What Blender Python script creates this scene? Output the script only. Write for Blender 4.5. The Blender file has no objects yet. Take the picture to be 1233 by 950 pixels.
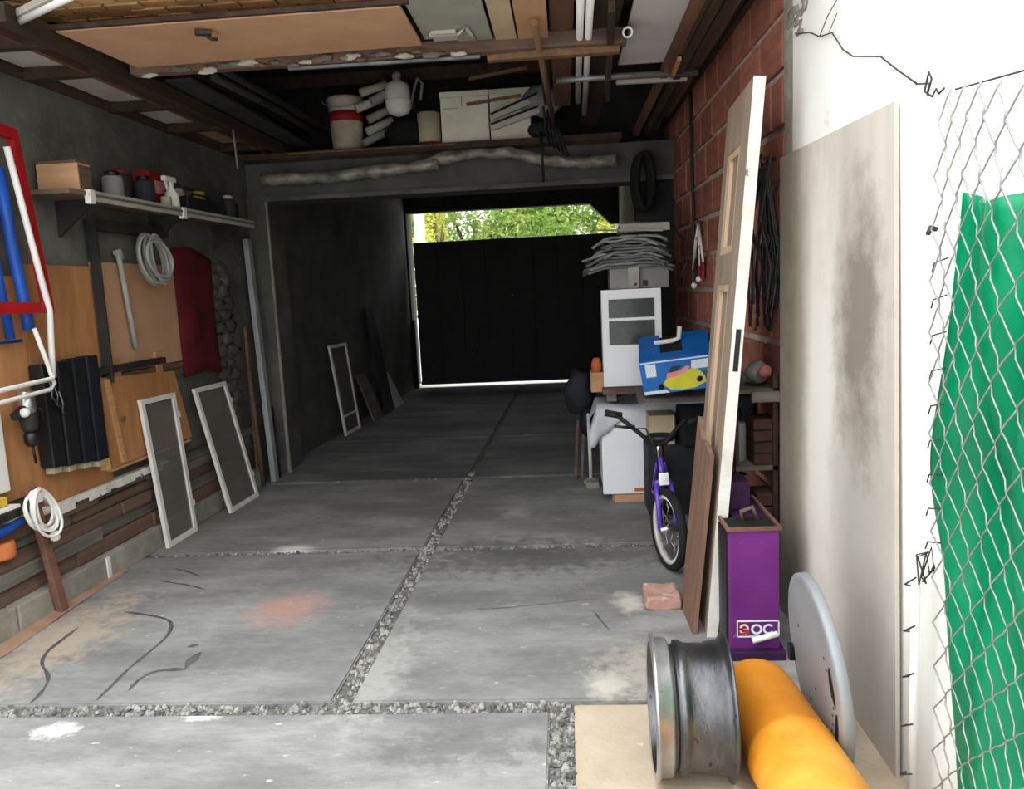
import bpy, bmesh, math, random
from mathutils import Vector, Matrix, noise
random.seed(7)
S = bpy.context.scene
COL = S.collection
V = Vector
# ------------------------------------------------------------------ camera
f_px, yaw, pitch, roll = 950.0, math.radians(-4.115), math.radians(7.689), math.radians(-2.724)
fw = V((math.sin(yaw)*math.cos(pitch), math.cos(yaw)*math.cos(pitch), -math.sin(pitch)))
rt = V((math.cos(yaw), -math.sin(yaw), 0)); up = rt.cross(fw)
r2 = rt*math.cos(roll) + up*math.sin(roll); u2 = up*math.cos(roll) - rt*math.sin(roll)
cam = bpy.data.cameras.new('camera'); cam.sensor_fit = 'HORIZONTAL'; cam.sensor_width = 36.0
cam.lens = f_px/1233*36; cam.clip_start = .05; cam.clip_end = 300
co = bpy.data.objects.new('camera', cam); COL.objects.link(co)
co.matrix_world = Matrix(((r2.x,u2.x,-fw.x,0),(r2.y,u2.y,-fw.y,0),(r2.z,u2.z,-fw.z,1.4),(0,0,0,1)))
S.camera = co
# ------------------------------------------------------------------ overcast sky, exposure
w = bpy.data.worlds.new('overcast_sky'); S.world = w; w.use_nodes = True
nt_ = w.node_tree; bg = nt_.nodes['Background']; bg.inputs[0].default_value = (.95,.98,1.0,1)
# standard overcast sky: brightness (1 + 2 sin elevation) / 3 all round
tc_ = nt_.nodes.new('ShaderNodeTexCoord'); sx_ = nt_.nodes.new('ShaderNodeSeparateXYZ'); mr_ = nt_.nodes.new('ShaderNodeMapRange')
nt_.links.new(tc_.outputs['Generated'], sx_.inputs[0]); nt_.links.new(sx_.outputs['Z'], mr_.inputs['Value'])
mr_.inputs['To Min'].default_value = .40; mr_.inputs['To Max'].default_value = 1.2; nt_.links.new(mr_.outputs[0], bg.inputs[1])
S.view_settings.view_transform = 'Standard'; S.view_settings.look = 'None'
S.view_settings.exposure = 2.18; S.view_settings.gamma = 1.0; S.view_settings.use_curve_mapping = False
S.cycles.diffuse_bounces = 6; S.cycles.max_bounces = 10; S.cycles.transparent_max_bounces = 16

# ------------------------------------------------------------------ materials
def lin(c):
    return tuple(((x/255)/12.92 if x/255 <= .04045 else ((x/255+.055)/1.055)**2.4) for x in c) + (1,)
MATS = {}
def mat(name, c1, c2=None, scale=6, rough=.75, metal=0, bump=0, bscale=60, stretch=(1,1,1), lo=.35, hi=.65, spec=.3,
        spots=None, spot_scale=30, spot_t=.68, world=False, alpha=1, transl=0, grime=None, vary=0, fine=0):
    """two-tone noise colour + optional specks of a third colour, fine bump"""
    m = bpy.data.materials.new(name); m.use_nodes = True; nt = m.node_tree; N = nt.nodes; Lk = nt.links.new
    b = N['Principled BSDF']; b.inputs['Roughness'].default_value = rough; b.inputs['Metallic'].default_value = metal
    b.inputs['Specular IOR Level'].default_value = spec
    tc = N.new('ShaderNodeTexCoord'); oi = N.new('ShaderNodeObjectInfo')
    mp = N.new('ShaderNodeMapping'); mp.inputs['Scale'].default_value = stretch
    add = N.new('ShaderNodeVectorMath'); add.operation = 'ADD'
    sc = N.new('ShaderNodeMath'); sc.operation = 'MULTIPLY'; sc.inputs[1].default_value = 0 if world else 37.0
    Lk(oi.outputs['Random'], sc.inputs[0]); Lk(sc.outputs[0], add.inputs[1])
    if world:
        g = N.new('ShaderNodeNewGeometry'); Lk(g.outputs['Position'], add.inputs[0])
    else: Lk(tc.outputs['Object'], add.inputs[0])
    Lk(add.outputs[0], mp.inputs['Vector'])
    def nz(s, d=6, r=.6):
        n = N.new('ShaderNodeTexNoise'); n.inputs['Scale'].default_value = s; n.inputs['Detail'].default_value = d
        n.inputs['Roughness'].default_value = r; Lk(mp.outputs[0], n.inputs['Vector']); return n.outputs['Fac']
    def ramp(src, a, c):
        r = N.new('ShaderNodeMapRange'); r.inputs['From Min'].default_value = a; r.inputs['From Max'].default_value = c
        Lk(src, r.inputs['Value']); return r.outputs[0]
    def mix(fac, A, B, mode='MIX'):
        x = N.new('ShaderNodeMix'); x.data_type = 'RGBA'; x.blend_type = mode
        if isinstance(fac, float): x.inputs[0].default_value = fac
        else: Lk(fac, x.inputs[0])
        for i, q in ((6, A), (7, B)):
            if isinstance(q, tuple): x.inputs[i].default_value = q
            else: Lk(q, x.inputs[i])
        return x.outputs[2]
    col = mix(ramp(nz(scale), lo, hi), lin(c1), lin(c2 or c1))
    if spots: col = mix(ramp(nz(spot_scale, 3), spot_t, spot_t+.06), col, lin(spots))
    if grime: col = mix(ramp(nz(scale*.35, 8, .7), .45, .7), col, lin(grime))
    if fine:
        hf = N.new('ShaderNodeHueSaturation'); fr_ = N.new('ShaderNodeMapRange'); fr_.inputs['From Min'].default_value = .3; fr_.inputs['From Max'].default_value = .7
        fr_.inputs['To Min'].default_value = 1-fine; fr_.inputs['To Max'].default_value = 1+fine; Lk(nz(15, 8, .75), fr_.inputs['Value']); Lk(fr_.outputs[0], hf.inputs['Value']); Lk(col, hf.inputs['Color']); col = hf.outputs[0]
    if vary:
        hs = N.new('ShaderNodeHueSaturation'); vr = N.new('ShaderNodeMapRange')
        vr.inputs['To Min'].default_value = 1-vary; vr.inputs['To Max'].default_value = 1+vary
        Lk(oi.outputs['Random'], vr.inputs['Value']); Lk(vr.outputs[0], hs.inputs['Value']); Lk(col, hs.inputs['Color']); col = hs.outputs[0]
    Lk(col, b.inputs['Base Color'])
    if bump:
        bp = N.new('ShaderNodeBump'); bp.inputs['Strength'].default_value = bump; bp.inputs['Distance'].default_value = .01
        Lk(nz(bscale, 5), bp.inputs['Height']); Lk(bp.outputs[0], b.inputs['Normal'])
    out = N['Material Output']; last = b.outputs[0]
    if transl:
        t = N.new('ShaderNodeBsdfTranslucent'); Lk(col, t.inputs[0]); x = N.new('ShaderNodeMixShader'); x.inputs[0].default_value = transl
        Lk(last, x.inputs[1]); Lk(t.outputs[0], x.inputs[2]); last = x.outputs[0]
    if alpha < 1:
        t = N.new('ShaderNodeBsdfTransparent'); x = N.new('ShaderNodeMixShader'); x.inputs[0].default_value = alpha
        Lk(t.outputs[0], x.inputs[1]); Lk(last, x.inputs[2]); last = x.outputs[0]
    Lk(last, out.inputs['Surface'])
    MATS[name] = m; m['n'] = (len(N)); m['_mix'] = 0
    return m
def blobs(m, items, plane='xy', nscale=9):
    """paint-spill / stain shapes fixed in world space: (x, y, rx, ry, colour, strength, ragged)"""
    nt = m.node_tree; N = nt.nodes; Lk = nt.links.new; b = N['Principled BSDF']
    src = b.inputs['Base Color'].links[0].from_socket
    g = N.new('ShaderNodeNewGeometry')
    n = N.new('ShaderNodeTexNoise'); n.inputs['Scale'].default_value = nscale; n.inputs['Detail'].default_value = 6; n.inputs['Roughness'].default_value = .7
    Lk(g.outputs['Position'], n.inputs['Vector'])
    for (x, y, rx, ry, c, st, rag) in items:
        mp = N.new('ShaderNodeMapping'); mp.vector_type = 'TEXTURE'; mp.inputs['Location'].default_value = (x, y, 0) if plane == 'xy' else (0, x, y); mp.inputs['Scale'].default_value = (rx, ry, 1e3) if plane == 'xy' else (1e3, rx, ry)
        Lk(g.outputs['Position'], mp.inputs['Vector'])
        ln = N.new('ShaderNodeVectorMath'); ln.operation = 'LENGTH'; Lk(mp.outputs[0], ln.inputs[0])
        ad = N.new('ShaderNodeMath'); ad.operation = 'MULTIPLY_ADD'; Lk(n.outputs['Fac'], ad.inputs[0]); ad.inputs[1].default_value = rag*2; Lk(ln.outputs['Value'], ad.inputs[2])
        mr = N.new('ShaderNodeMapRange'); mr.inputs['From Min'].default_value = 1+rag+.15; mr.inputs['From Max'].default_value = 1+rag-.65
        mr.inputs['To Min'].default_value = 0; mr.inputs['To Max'].default_value = st; Lk(ad.outputs[0], mr.inputs['Value'])
        x2 = N.new('ShaderNodeMix'); x2.data_type = 'RGBA'; Lk(mr.outputs[0], x2.inputs[0]); Lk(src, x2.inputs[6]); x2.inputs[7].default_value = lin(c)
        src = x2.outputs[2]
    Lk(src, b.inputs['Base Color'])

# ------------------------------------------------------------------ mesh builder
class MB:
    def __init__(s, fn=None): s.b = bmesh.new(); s.fn = fn
    def _add(s, vs, faces, smooth=False):
        bv = [s.b.verts.new(v) for v in vs]
        for f in faces:
            try: fc = s.b.faces.new([bv[i] for i in f]); fc.smooth = smooth if not isinstance(smooth, (list,)) else smooth
            except ValueError: pass
        return bv
    def box(s, c, d, rot=None, bev=0):
        c = V(c); h = V(d)/2; R = rot or Matrix.Identity(3)
        vs = [c + R @ V((x*h.x, y*h.y, z*h.z)) for x in (-1,1) for y in (-1,1) for z in (-1,1)]
        bv = s._add(vs, [(0,1,3,2),(4,6,7,5),(0,4,5,1),(2,3,7,6),(0,2,6,4),(1,5,7,3)])
        if bev:
            es = set(e for v in bv for e in v.link_edges)
            bmesh.ops.bevel(s.b, geom=list(es), offset=bev, segments=2, affect='EDGES', profile=.6)
        return s
    def span(s, a, b_, bev=0):
        a, b_ = V(a), V(b_); return s.box((a+b_)/2, (abs(b_.x-a.x), abs(b_.y-a.y), abs(b_.z-a.z)), None, bev)
    def bar(s, a, b_, wd, ht, upv=(0,0,1), bev=0):
        a, b_ = V(a), V(b_); y = (b_-a); L = y.length; y.normalize(); x = y.cross(V(upv))
        if x.length < 1e-4: x = y.cross(V((1,0,0)))
        x.normalize(); z = x.cross(y)
        return s.box((a+b_)/2, (wd, L, ht), Matrix((x, y, z)).transposed(), bev)
    def quad(s, P, th, flip=1):
        """slab from four corners, thickness along the normal"""
        P = [V(p) for p in P]; n = (P[1]-P[0]).cross(P[3]-P[0]).normalized()*th*flip
        s._add(P+[p+n for p in P], [(0,3,2,1),(4,5,6,7),(0,1,5,4),(1,2,6,5),(2,3,7,6),(3,0,4,7)]); return s
    def prism(s, poly, ext):
        """polygon (3d points) pushed along a vector"""
        n = len(poly); P = [V(p) for p in poly]; e = V(ext)
        s._add(P+[p+e for p in P], [tuple(range(n))[::-1], tuple(range(n, 2*n))] + [(i, (i+1) % n, n+(i+1) % n, n+i) for i in range(n)]); return s
    def cyl(s, a, b_, r, r1=None, n=14, caps=True): return s.lathe(a, V(b_)-V(a), [(r, 0), (r if r1 is None else r1, 1)], n, caps, True)
    def lathe(s, o, axis, prof, n=20, caps=True, rel=False, sx=1, ref=None, smooth=True):
        """profile of (radius, height along axis) turned about the axis"""
        o, ax = V(o), V(axis); L = ax.length if rel else 1; z = ax.normalized()
        x = V(ref) if ref else (V((0,0,1)) if abs(z.z) < .9 else V((1,0,0))); y = z.cross(x).normalized(); x = y.cross(z)
        rings = []
        for r, h in prof:
            rings.append([s.b.verts.new(o + z*h*L + (x*math.cos(t)*sx + y*math.sin(t))*max(r, 1e-4)) for t in [2*math.pi*i/n for i in range(n)]])
        for A, B in zip(rings, rings[1:]):
            for i in range(n):
                fc = s.b.faces.new((A[i], A[(i+1) % n], B[(i+1) % n], B[i])); fc.smooth = smooth
        if caps:
            s.b.faces.new(rings[0][::-1]); s.b.faces.new(rings[-1])
        return s
    def tube(s, pts, r, n=7, closed=False, r1=None):
        P = [V(p) for p in pts]; m = len(P); rings = []; px = None
        for i in range(m):
            t = (P[(i+1) % m]-P[i-1]) if closed else (P[min(i+1, m-1)]-P[max(i-1, 0)])
            t.normalize()
            if px is None: px = t.cross(V((0,0,1)) if abs(t.z) < .9 else V((1,0,0))).normalized()
            px = (px - t*px.dot(t)).normalized(); py = t.cross(px)
            rr = r if r1 is None else r + (r1-r)*i/(m-1)
            rings.append([s.b.verts.new(P[i] + (px*math.cos(a)+py*math.sin(a))*rr) for a in [2*math.pi*k/n for k in range(n)]])
        rng = range(m) if closed else range(m-1)
        for i in rng:
            A, B = rings[i], rings[(i+1) % m]
            for k in range(n):
                fc = s.b.faces.new((A[k], A[(k+1) % n], B[(k+1) % n], B[k])); fc.smooth = True
        if not closed: s.b.faces.new(rings[0][::-1]); s.b.faces.new(rings[-1])
        return s
    def grid(s, fn, nu, nv, th=0, smooth=True):
        """surface fn(u,v) -> point, optional thickness"""
        vs = [[s.b.verts.new(V(fn(i/nu, j/nv))) for j in range(nv+1)] for i in range(nu+1)]
        fs = []
        for i in range(nu):
            for j in range(nv):
                fc = s.b.faces.new((vs[i][j], vs[i+1][j], vs[i+1][j+1], vs[i][j+1])); fc.smooth = smooth; fs.append(fc)
        if th:
            bmesh.ops.recalc_face_normals(s.b, faces=fs)
            bmesh.ops.solidify(s.b, geom=fs, thickness=th)
        return s
    def blob(s, c, r, sc=(1,1,1), jag=.25, sub=2, seed=0):
        g = bmesh.ops.create_icosphere(s.b, subdivisions=sub, radius=1.0)
        for v in g['verts']:
            k = 1 + jag*noise.noise(v.co*1.7 + V((seed*3.1, seed*1.7, 0)))
            v.co = V(c) + V((v.co.x*sc[0], v.co.y*sc[1], v.co.z*sc[2]))*r*k
        for fc in set(f for v in g['verts'] for f in v.link_faces): fc.smooth = True
        return s
    def jitter(s, a, fr=9):
        for v in s.b.verts: v.co += noise.noise_vector(v.co*fr)*a
        return s
    def build(s, name, m, parent=None, kind=None, label=None):
        if s.fn:
            for v in s.b.verts: v.co = V(s.fn(v.co))
        bmesh.ops.recalc_face_normals(s.b, faces=s.b.faces[:]) if not getattr(s, 'norecalc', False) else None
        me = bpy.data.meshes.new(name)
        if parent is not None: o0 = WLOC.get(parent.name, V((0,0,0)))
        else:
            xs = [v.co for v in s.b.verts]; lo = [min(p[i] for p in xs) for i in range(3)]; hi = [max(p[i] for p in xs) for i in range(3)]
            o0 = V(((lo[0]+hi[0])/2, (lo[1]+hi[1])/2, lo[2]))
        for v in s.b.verts: v.co -= o0
        s.b.to_mesh(me); s.b.free(); me.materials.append(MATS[m] if isinstance(m, str) else m)
        o = bpy.data.objects.new(name, me); COL.objects.link(o)
        if parent is not None: o.parent = parent; WLOC[o.name] = o0.copy()
        else: o.location = o0; WLOC[o.name] = o0
        if kind: o['kind'] = kind
        if label: o['label'] = label
        return o
WLOC = {}
ORD = ['lowest','second','third','fourth','fifth','sixth','seventh','eighth','ninth','tenth','eleventh','twelfth']
def thing(name, label, cat, loc, group=None, kind=None):
    o = bpy.data.objects.new(name, None); COL.objects.link(o); o.location = loc; o.empty_display_size = .1
    o['label'] = label; o['category'] = cat; WLOC[o.name] = V(loc)
    if group: o['group'] = group
    if kind: o['kind'] = kind
    return o
def tag(o, label, cat, group=None, kind=None):
    o['label'] = label; o['category'] = cat
    if group: o['group'] = group
    if kind: o['kind'] = kind
    return o
def struct(o, label=None, cat=None):
    o['kind'] = 'structure'
    if label: o['label'] = label
    if cat: o['category'] = cat
    return o
def lerp(a, b, t): return V(a)+(V(b)-V(a))*t
def sub(P, u0, u1, v0, v1):
    """sub-rectangle of a corner quad P = (near bottom, far bottom, far top, near top)"""
    g = lambda u, v: lerp(lerp(P[0], P[1], u), lerp(P[3], P[2], u), v)
    return [g(u0, v0), g(u1, v0), g(u1, v1), g(u0, v1)]
def xl(d): return -2.62+.03*d          # left wall face
def xr(d): return .93-.012*d           # right wall face
def LW(v): return (xl(v[1])+v[0], v[1], v[2])       # (offset from left wall, depth, height)
def RW(v): return (xr(v[1])-v[0], v[1], v[2])

# colours / finishes -------------------------------------------------
mat('concrete', (152,151,148), (125,124,122), 2.6, .8, bump=.3, bscale=45, world=True, spots=(206,204,198), spot_scale=26, spot_t=.67, grime=(108,107,105), stretch=(.6,1.5,1), lo=.38, hi=.62, fine=.16)
mat('dim_concrete', (138,139,137), (110,112,110), 2.2, .75, bump=.3, bscale=45, world=True, spots=(160,160,157), spot_scale=20, spot_t=.7, grime=(86,88,87), stretch=(.6,1.5,1), lo=.38, hi=.62, fine=.14)
mat('beige_concrete', (198,182,160), (176,160,138), 3, .85, bump=.3, bscale=60, world=True, spots=(215,205,190), spot_scale=14)
mat('joint_dirt', (128,126,121), (92,90,86), 14, .95, bump=.8, bscale=70, world=True)
mat('pebble', (168,166,160), (92,91,88), 22, .9, bump=.2, world=True, lo=.4, hi=.6)
mat('yard', (208,203,194), (190,186,178), 2, .9, bump=.3, world=True)
mat('tar', (74,72,70), (96,94,91), 20, .8)
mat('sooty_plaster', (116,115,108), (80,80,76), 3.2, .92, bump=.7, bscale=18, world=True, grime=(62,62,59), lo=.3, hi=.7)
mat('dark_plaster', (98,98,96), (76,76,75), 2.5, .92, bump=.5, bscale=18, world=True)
mat('near_black', (56,56,56), (42,42,43), 3, .95, bump=.4, world=True)  # near-black tone for deep walls, right pier and rack board
mat('brick_pink', (190,152,138), (166,128,114), 9, .9, bump=.5, bscale=60, spots=(206,190,176), spot_scale=16, spot_t=.62)
mat('brick_shaded', (96,62,54), (70,46,42), 9, .95, bump=.4, grime=(52,44,42))  # darker brick, the shade behind the door put into its colour
mat('mortar', (196,182,168), (158,146,134), 9, .95, bump=.6, bscale=50, world=True)
mat('brick_red', (172,110,92), (146,90,75), 7, .9, bump=.45, bscale=80, spots=(160,120,102), spot_scale=18, spot_t=.66, vary=.22, stretch=(1,1,3))
mat('white_paint', (246,245,240), (238,236,229), 1.5, .8, bump=.12, bscale=90, world=True, spots=(214,206,180), spot_scale=6, spot_t=.76)
mat('grey_render', (172,164,152), (140,132,122), 10, .95, bump=.6, bscale=60)
mat('roof_tile', (206,168,122), (182,142,98), 8, .85, bump=.3, vary=.15)
mat('roof_dark', (46,42,40), (32,30,29), 4, .95, bump=.3, world=True)
mat('hardboard', (200,158,124), (188,144,110), 3, .7, bump=.08, bscale=200, vary=.05)
mat('plywood', (190,136,88), (168,114,70), 2.2, .75, bump=.1, stretch=(1,5,1), grime=(150,104,66), vary=.06)
mat('ply_edge', (206,160,112), (180,134,90), 6, .8, stretch=(1,1,6))
mat('old_wood_brown', (122,96,80), (92,72,60), 6, .85, bump=.4, bscale=50, stretch=(1,.18,4), vary=.15, grime=(98,86,78))
mat('old_wood_grey', (124,117,108), (92,87,81), 6, .88, bump=.4, bscale=50, stretch=(1,.18,4), vary=.15)
mat('dark_timber', (72,56,46), (52,41,35), 6, .85, bump=.35, bscale=40, stretch=(3,.3,3), vary=.2)
mat('red_timber', (122,88,72), (98,68,56), 6, .85, bump=.3, stretch=(3,.3,3), vary=.15)
mat('tan_timber', (132,102,76), (108,82,60), 6, .8, bump=.25, stretch=(3,.3,3), vary=.1)
mat('pale_panel', (188,183,174), (164,158,149), 5, .8, bump=.15, vary=.08)
mat('rack_white', (214,208,196), (192,186,174), 5, .8, bump=.1)
mat('pale_steel', (178,181,184), (156,159,162), 7, .5, metal=.15, spots=(120,110,96), spot_scale=12, spot_t=.68)
mat('grey_sheet', (218,214,214), (204,200,200), 4, .6, bump=.05)
mat('greenish_plate', (168,168,154), (150,150,138), 5, .6)
mat('cream_board', (196,176,146), (178,158,128), 5, .8)
mat('block', (168,162,150), (140,135,125), 7, .92, bump=.5, bscale=60, grime=(122,116,106))
mat('rust_earth', (168,142,118), (150,112,88), 5, .95, bump=.5, world=True)
mat('white_enamel', (244,246,250), (238,240,244), 3, .35, spec=.5)
mat('white_frame', (236,234,228), (216,214,208), 10, .6, bump=.1, spots=(150,146,138), spot_scale=40, spot_t=.7)
mat('white_plastic', (232,231,226), (222,221,216), 5, .5)
mat('peeling_white', (232,229,222), (205,200,190), 12, .8, bump=.4, spots=(130,118,104), spot_scale=22, spot_t=.62)
mat('screen_mesh', (128,126,118), (112,110,104), 3, .9, alpha=.5)
mat('dark_glass', (60,64,64), (84,88,88), 3, .15, spec=.5, alpha=.85)
mat('black_plastic', (22,22,23), (30,30,31), 4, .45, spec=.4)
mat('black_matte', (18,18,18), (26,26,27), 5, .85)
mat('navy_black', (20,22,30), (28,31,40), 4, .6)
mat('dark_iron', (46,46,44), (60,58,55), 8, .6, metal=.3, bump=.2)
mat('galvanised', (150,152,152), (124,126,126), 9, .45, metal=.6)
mat('grey_metal', (160,163,166), (140,143,146), 7, .45, metal=.3)
mat('disc_grey', (160,162,164), (142,144,147), 2.5, .5, metal=.2, spots=(70,68,66), spot_scale=42, spot_t=.74)
mat('steel_bright', (190,190,190), (160,160,160), 9, .34, metal=.8, bump=.1, spots=(70,66,62), spot_scale=30, spot_t=.66)
mat('steel_worn', (112,111,113), (72,72,75), 5, .32, metal=.85, bump=.15, spots=(54,52,50), spot_scale=18, spot_t=.64, stretch=(3,1,1))
mat('steel_dark', (70,69,70), (44,43,44), 6, .38, metal=.8, bump=.15)
mat('gas_yellow', (218,142,38), (198,120,28), 5, .45, bump=.06, spots=(150,84,36), spot_scale=26, spot_t=.70, grime=(226,166,70))
mat('purple_metal', (112,44,122), (96,36,106), 4, .45, spots=(170,116,176), spot_scale=44, spot_t=.70)
mat('purple_dark', (58,26,66), (42,22,50), 5, .6)
mat('bike_purple', (104,72,190), (84,54,160), 8, .3, spec=.6)
mat('rubber', (26,26,26), (36,36,36), 20, .85, bump=.3)
mat('chrome', (206,206,206), (180,180,180), 20, .25, metal=.9)
mat('door_taupe', (164,144,126), (142,124,108), 5, .7, bump=.15, stretch=(3,3,.4), spots=(112,96,82), spot_scale=20, spot_t=.7)
mat('door_bead_lit', (206,180,150), (186,160,132), 5, .7, stretch=(3,3,.4))  # lighter than the door: the highlights on the beads put into the colour
mat('door_edge', (226,224,216), (204,200,190), 9, .7, bump=.25, spots=(124,114,102), spot_scale=16, spot_t=.66)
mat('brown_board', (134,104,86), (110,84,70), 6, .8, bump=.2, stretch=(4,4,.5))
mat('asbestos', (204,196,186), (188,179,168), 2.2, .9, bump=.2, bscale=120, stretch=(1,3,.35), world=False)
mat('tarp_green', (2,172,118), (0,146,98), 2.5, .35, bump=.1, transl=.35, spec=.5)
mat('wire_grey', (176,176,172), (150,150,146), 20, .5, metal=.5)
mat('wire_dark', (70,68,66), (50,48,46), 20, .7)
mat('cable_black', (24,24,26), (40,40,42), 12, .6)
mat('cable_white', (238,236,230), (222,220,214), 12, .5)
mat('hose_grey', (176,178,174), (150,152,148), 10, .45)
mat('red_paint', (172,26,30), (142,20,24), 5, .5, spots=(90,20,22), spot_scale=30, spot_t=.72)
mat('blue_plastic', (28,82,170), (20,64,142), 5, .4)
mat('maroon_cloth', (96,20,26), (74,14,20), 6, .9, bump=.3)
mat('maroon_fade', (92,24,28), (80,20,24), 6, .9)
mat('cardboard', (198,156,120), (182,138,102), 4, .85, stretch=(1,1,4))
mat('box_white', (236,232,218), (222,217,202), 4, .85, grime=(206,199,182))
mat('bucket_white', (196,188,172), (174,164,146), 5, .6, grime=(150,132,112))
mat('red_label', (150,30,28), (130,24,24), 6, .6)
mat('cream_tin', (186,178,150), (164,156,130), 5, .5)
mat('ladder_blue_box', (22,112,196), (18,92,168), 4, .45)
mat('print_yellow', (222,208,40), (190,200,60), 14, .5)
mat('print_pink', (222,130,140), (226,150,150), 14, .5)
mat('print_magenta', (150,60,130), (120,60,150), 14, .5)
mat('print_white', (228,232,236), (210,220,232), 20, .5)
mat('newsprint', (136,138,136), (96,98,97), 14, .9, stretch=(1,1,4), vary=.4)
mat('appliance_grey', (140,140,138), (124,124,122), 5, .6)
mat('cloth_white', (214,216,222), (196,198,206), 6, .9, bump=.2)
mat('bag_dark', (48,50,56), (34,36,40), 5, .8, bump=.3)
mat('foil', (172,166,156), (112,106,100), 9, .5, metal=.35, bump=.9, bscale=26)
mat('leaf', (134,168,84), (190,206,124), 1.8, .6, world=True, transl=.5)
mat('leaf_yellow', (198,206,90), (222,224,130), 1.4, .6, world=True, transl=.5)
mat('leaf_dark', (96,132,80), (134,164,100), 1.2, .6, world=True, transl=.45)
mat('bark', (112,98,84), (84,72,62), 8, .9, bump=.5)
mat('post_white', (220,214,204), (196,190,180), 5, .8)
mat('gate_black', (50,48,47), (44,42,42), 4, .7, world=True)
mat('teal_tin', (40,84,84), (60,104,100), 6, .6)
mat('green_dull', (54,74,60), (40,58,48), 6, .8)
mat('orange', (206,120,70), (190,100,60), 6, .7)
mat('light_tube', (240,240,236), (232,232,230), 6, .3)
mat('yellow_plastic', (206,176,60), (186,156,50), 6, .5)
blobs(MATS['concrete'], [(-1.32,3.36,.19,.2,(186,142,130),.75,1.02), (-1.58,4.2,.12,.075,(222,220,212),.95,.35), (-.36,4.8,.1,.12,(170,168,162),.8,1.36),
      (.1,2.62,.09,.1,(206,200,186),.8,1.02), (.23,3.36,.07,.13,(206,200,188),.8,1.02), (-1.15,7.3,.3,.4,(58,58,58),.8,1.02), (-.75,2.75,.12,.5,(186,184,178),.5,1.70),
      (-.3,4.0,.7,.28,(84,83,82),.7,1.70), (-2.2,3.1,.22,.5,(182,166,146),.8,1.70), (-1.75,2.36,.09,.05,(226,224,218),.9,1.70), (-1.3,2.44,.07,.03,(226,224,218),.9,1.70), (-.4,2.25,.3,.12,(96,96,96),.6,1.70), (0.3,2.75,.25,.25,(180,172,158),.7,1.70), (.35,4.3,.35,.4,(120,112,102),.5,1.70),
      (-2.3,4.9,.15,.6,(120,116,108),.6,1.36)], nscale=13)
blobs(MATS['asbestos'], [(2.78,.9,.28,.85,(232,227,218),.8,.5), (3.07,1.0,.17,1.6,(142,134,112),.85,.5), (2.40,.75,.26,.62,(172,167,157),.85,.7), (2.43,1.25,.21,.46,(128,118,106),.92,.8), (2.5,.12,.35,.25,(216,209,198),.7,.6)],'yz',7)
# ================================================================== SETTING
# ---- floor: bed with separate cast slabs
fl = MB().span((-2.55,.6,-.12),(1.0,11.6,-.014)).build('floor','joint_dirt'); struct(fl,'grey concrete garage floor cast in slabs with gravel joints','floor')
def jx(d): return -.876+.0187*d          # lengthwise joint
def slab(P, m='concrete'):
    b = MB(); b.prism([(x,y,-.1) for x,y in P],(0,0,.1))
    bmesh.ops.bevel(b.b, geom=[e for e in b.b.edges if all(abs(v.co.z) < 1e-5 for v in e.verts)], offset=.006, segments=2, affect='EDGES')
    return b.build('slab', m, fl)
rows = [(2.535,4.112),(4.168,5.735),(5.775,7.38),(7.415,9.0),(9.035,11.5)]
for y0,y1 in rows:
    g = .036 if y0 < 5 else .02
    mm = 'concrete' if y0 < 5 else 'dim_concrete'  # far rows toned darker: the light's falloff with depth put into the colour
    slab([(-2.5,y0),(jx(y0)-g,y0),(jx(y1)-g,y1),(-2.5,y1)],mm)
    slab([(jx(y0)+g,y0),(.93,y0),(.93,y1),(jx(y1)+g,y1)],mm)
slab([(-2.5,.65),(-.1,.65),(-.1,2.455),(-2.5,2.455)])
slab([(-.02,.65),(.93,.65),(.93,2.5),(-.02,2.5)], 'beige_concrete')
# loose gravel in the joints
gv = MB(); rg = random.Random(3)
def stones(n, fx, y0, y1, hw, cross=False):
    for _ in range(n):
        t = rg.uniform(y0,y1); o = rg.uniform(-hw,hw)
        c = (t, fx+o) if cross else (fx(t)+o, t)
        r = rg.uniform(.005,.013); z = rg.uniform(-.012,-.004)
        q = [V((c[0]+r*rg.uniform(.7,1.3)*math.cos(a), c[1]+r*rg.uniform(.7,1.3)*math.sin(a), z-.004)) for a in (0,1.26,2.5,3.77,5.0)]
        top = [V((c[0]+(p.x-c[0])*.55, c[1]+(p.y-c[1])*.55, z+r*rg.uniform(.35,.7))) for p in q]
        gv._add(q+top, [(5,6,7,8,9)]+[(i,(i+1)%5,5+(i+1)%5,5+i) for i in range(5)])
stones(620, jx, 2.5, 6.0, .034); stones(520, 2.495, -2.4, -.03, .036, True); stones(330, 4.14, -2.4, .9, .026, True)
stones(120, 5.755, -2.4, .8, .018, True); stones(420, lambda t: -.06, 1.2, 2.46, .038)
tag(gv.build('gravel','pebble'), 'broken pale gravel filling the joints between floor slabs','gravel',kind='stuff')
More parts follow.
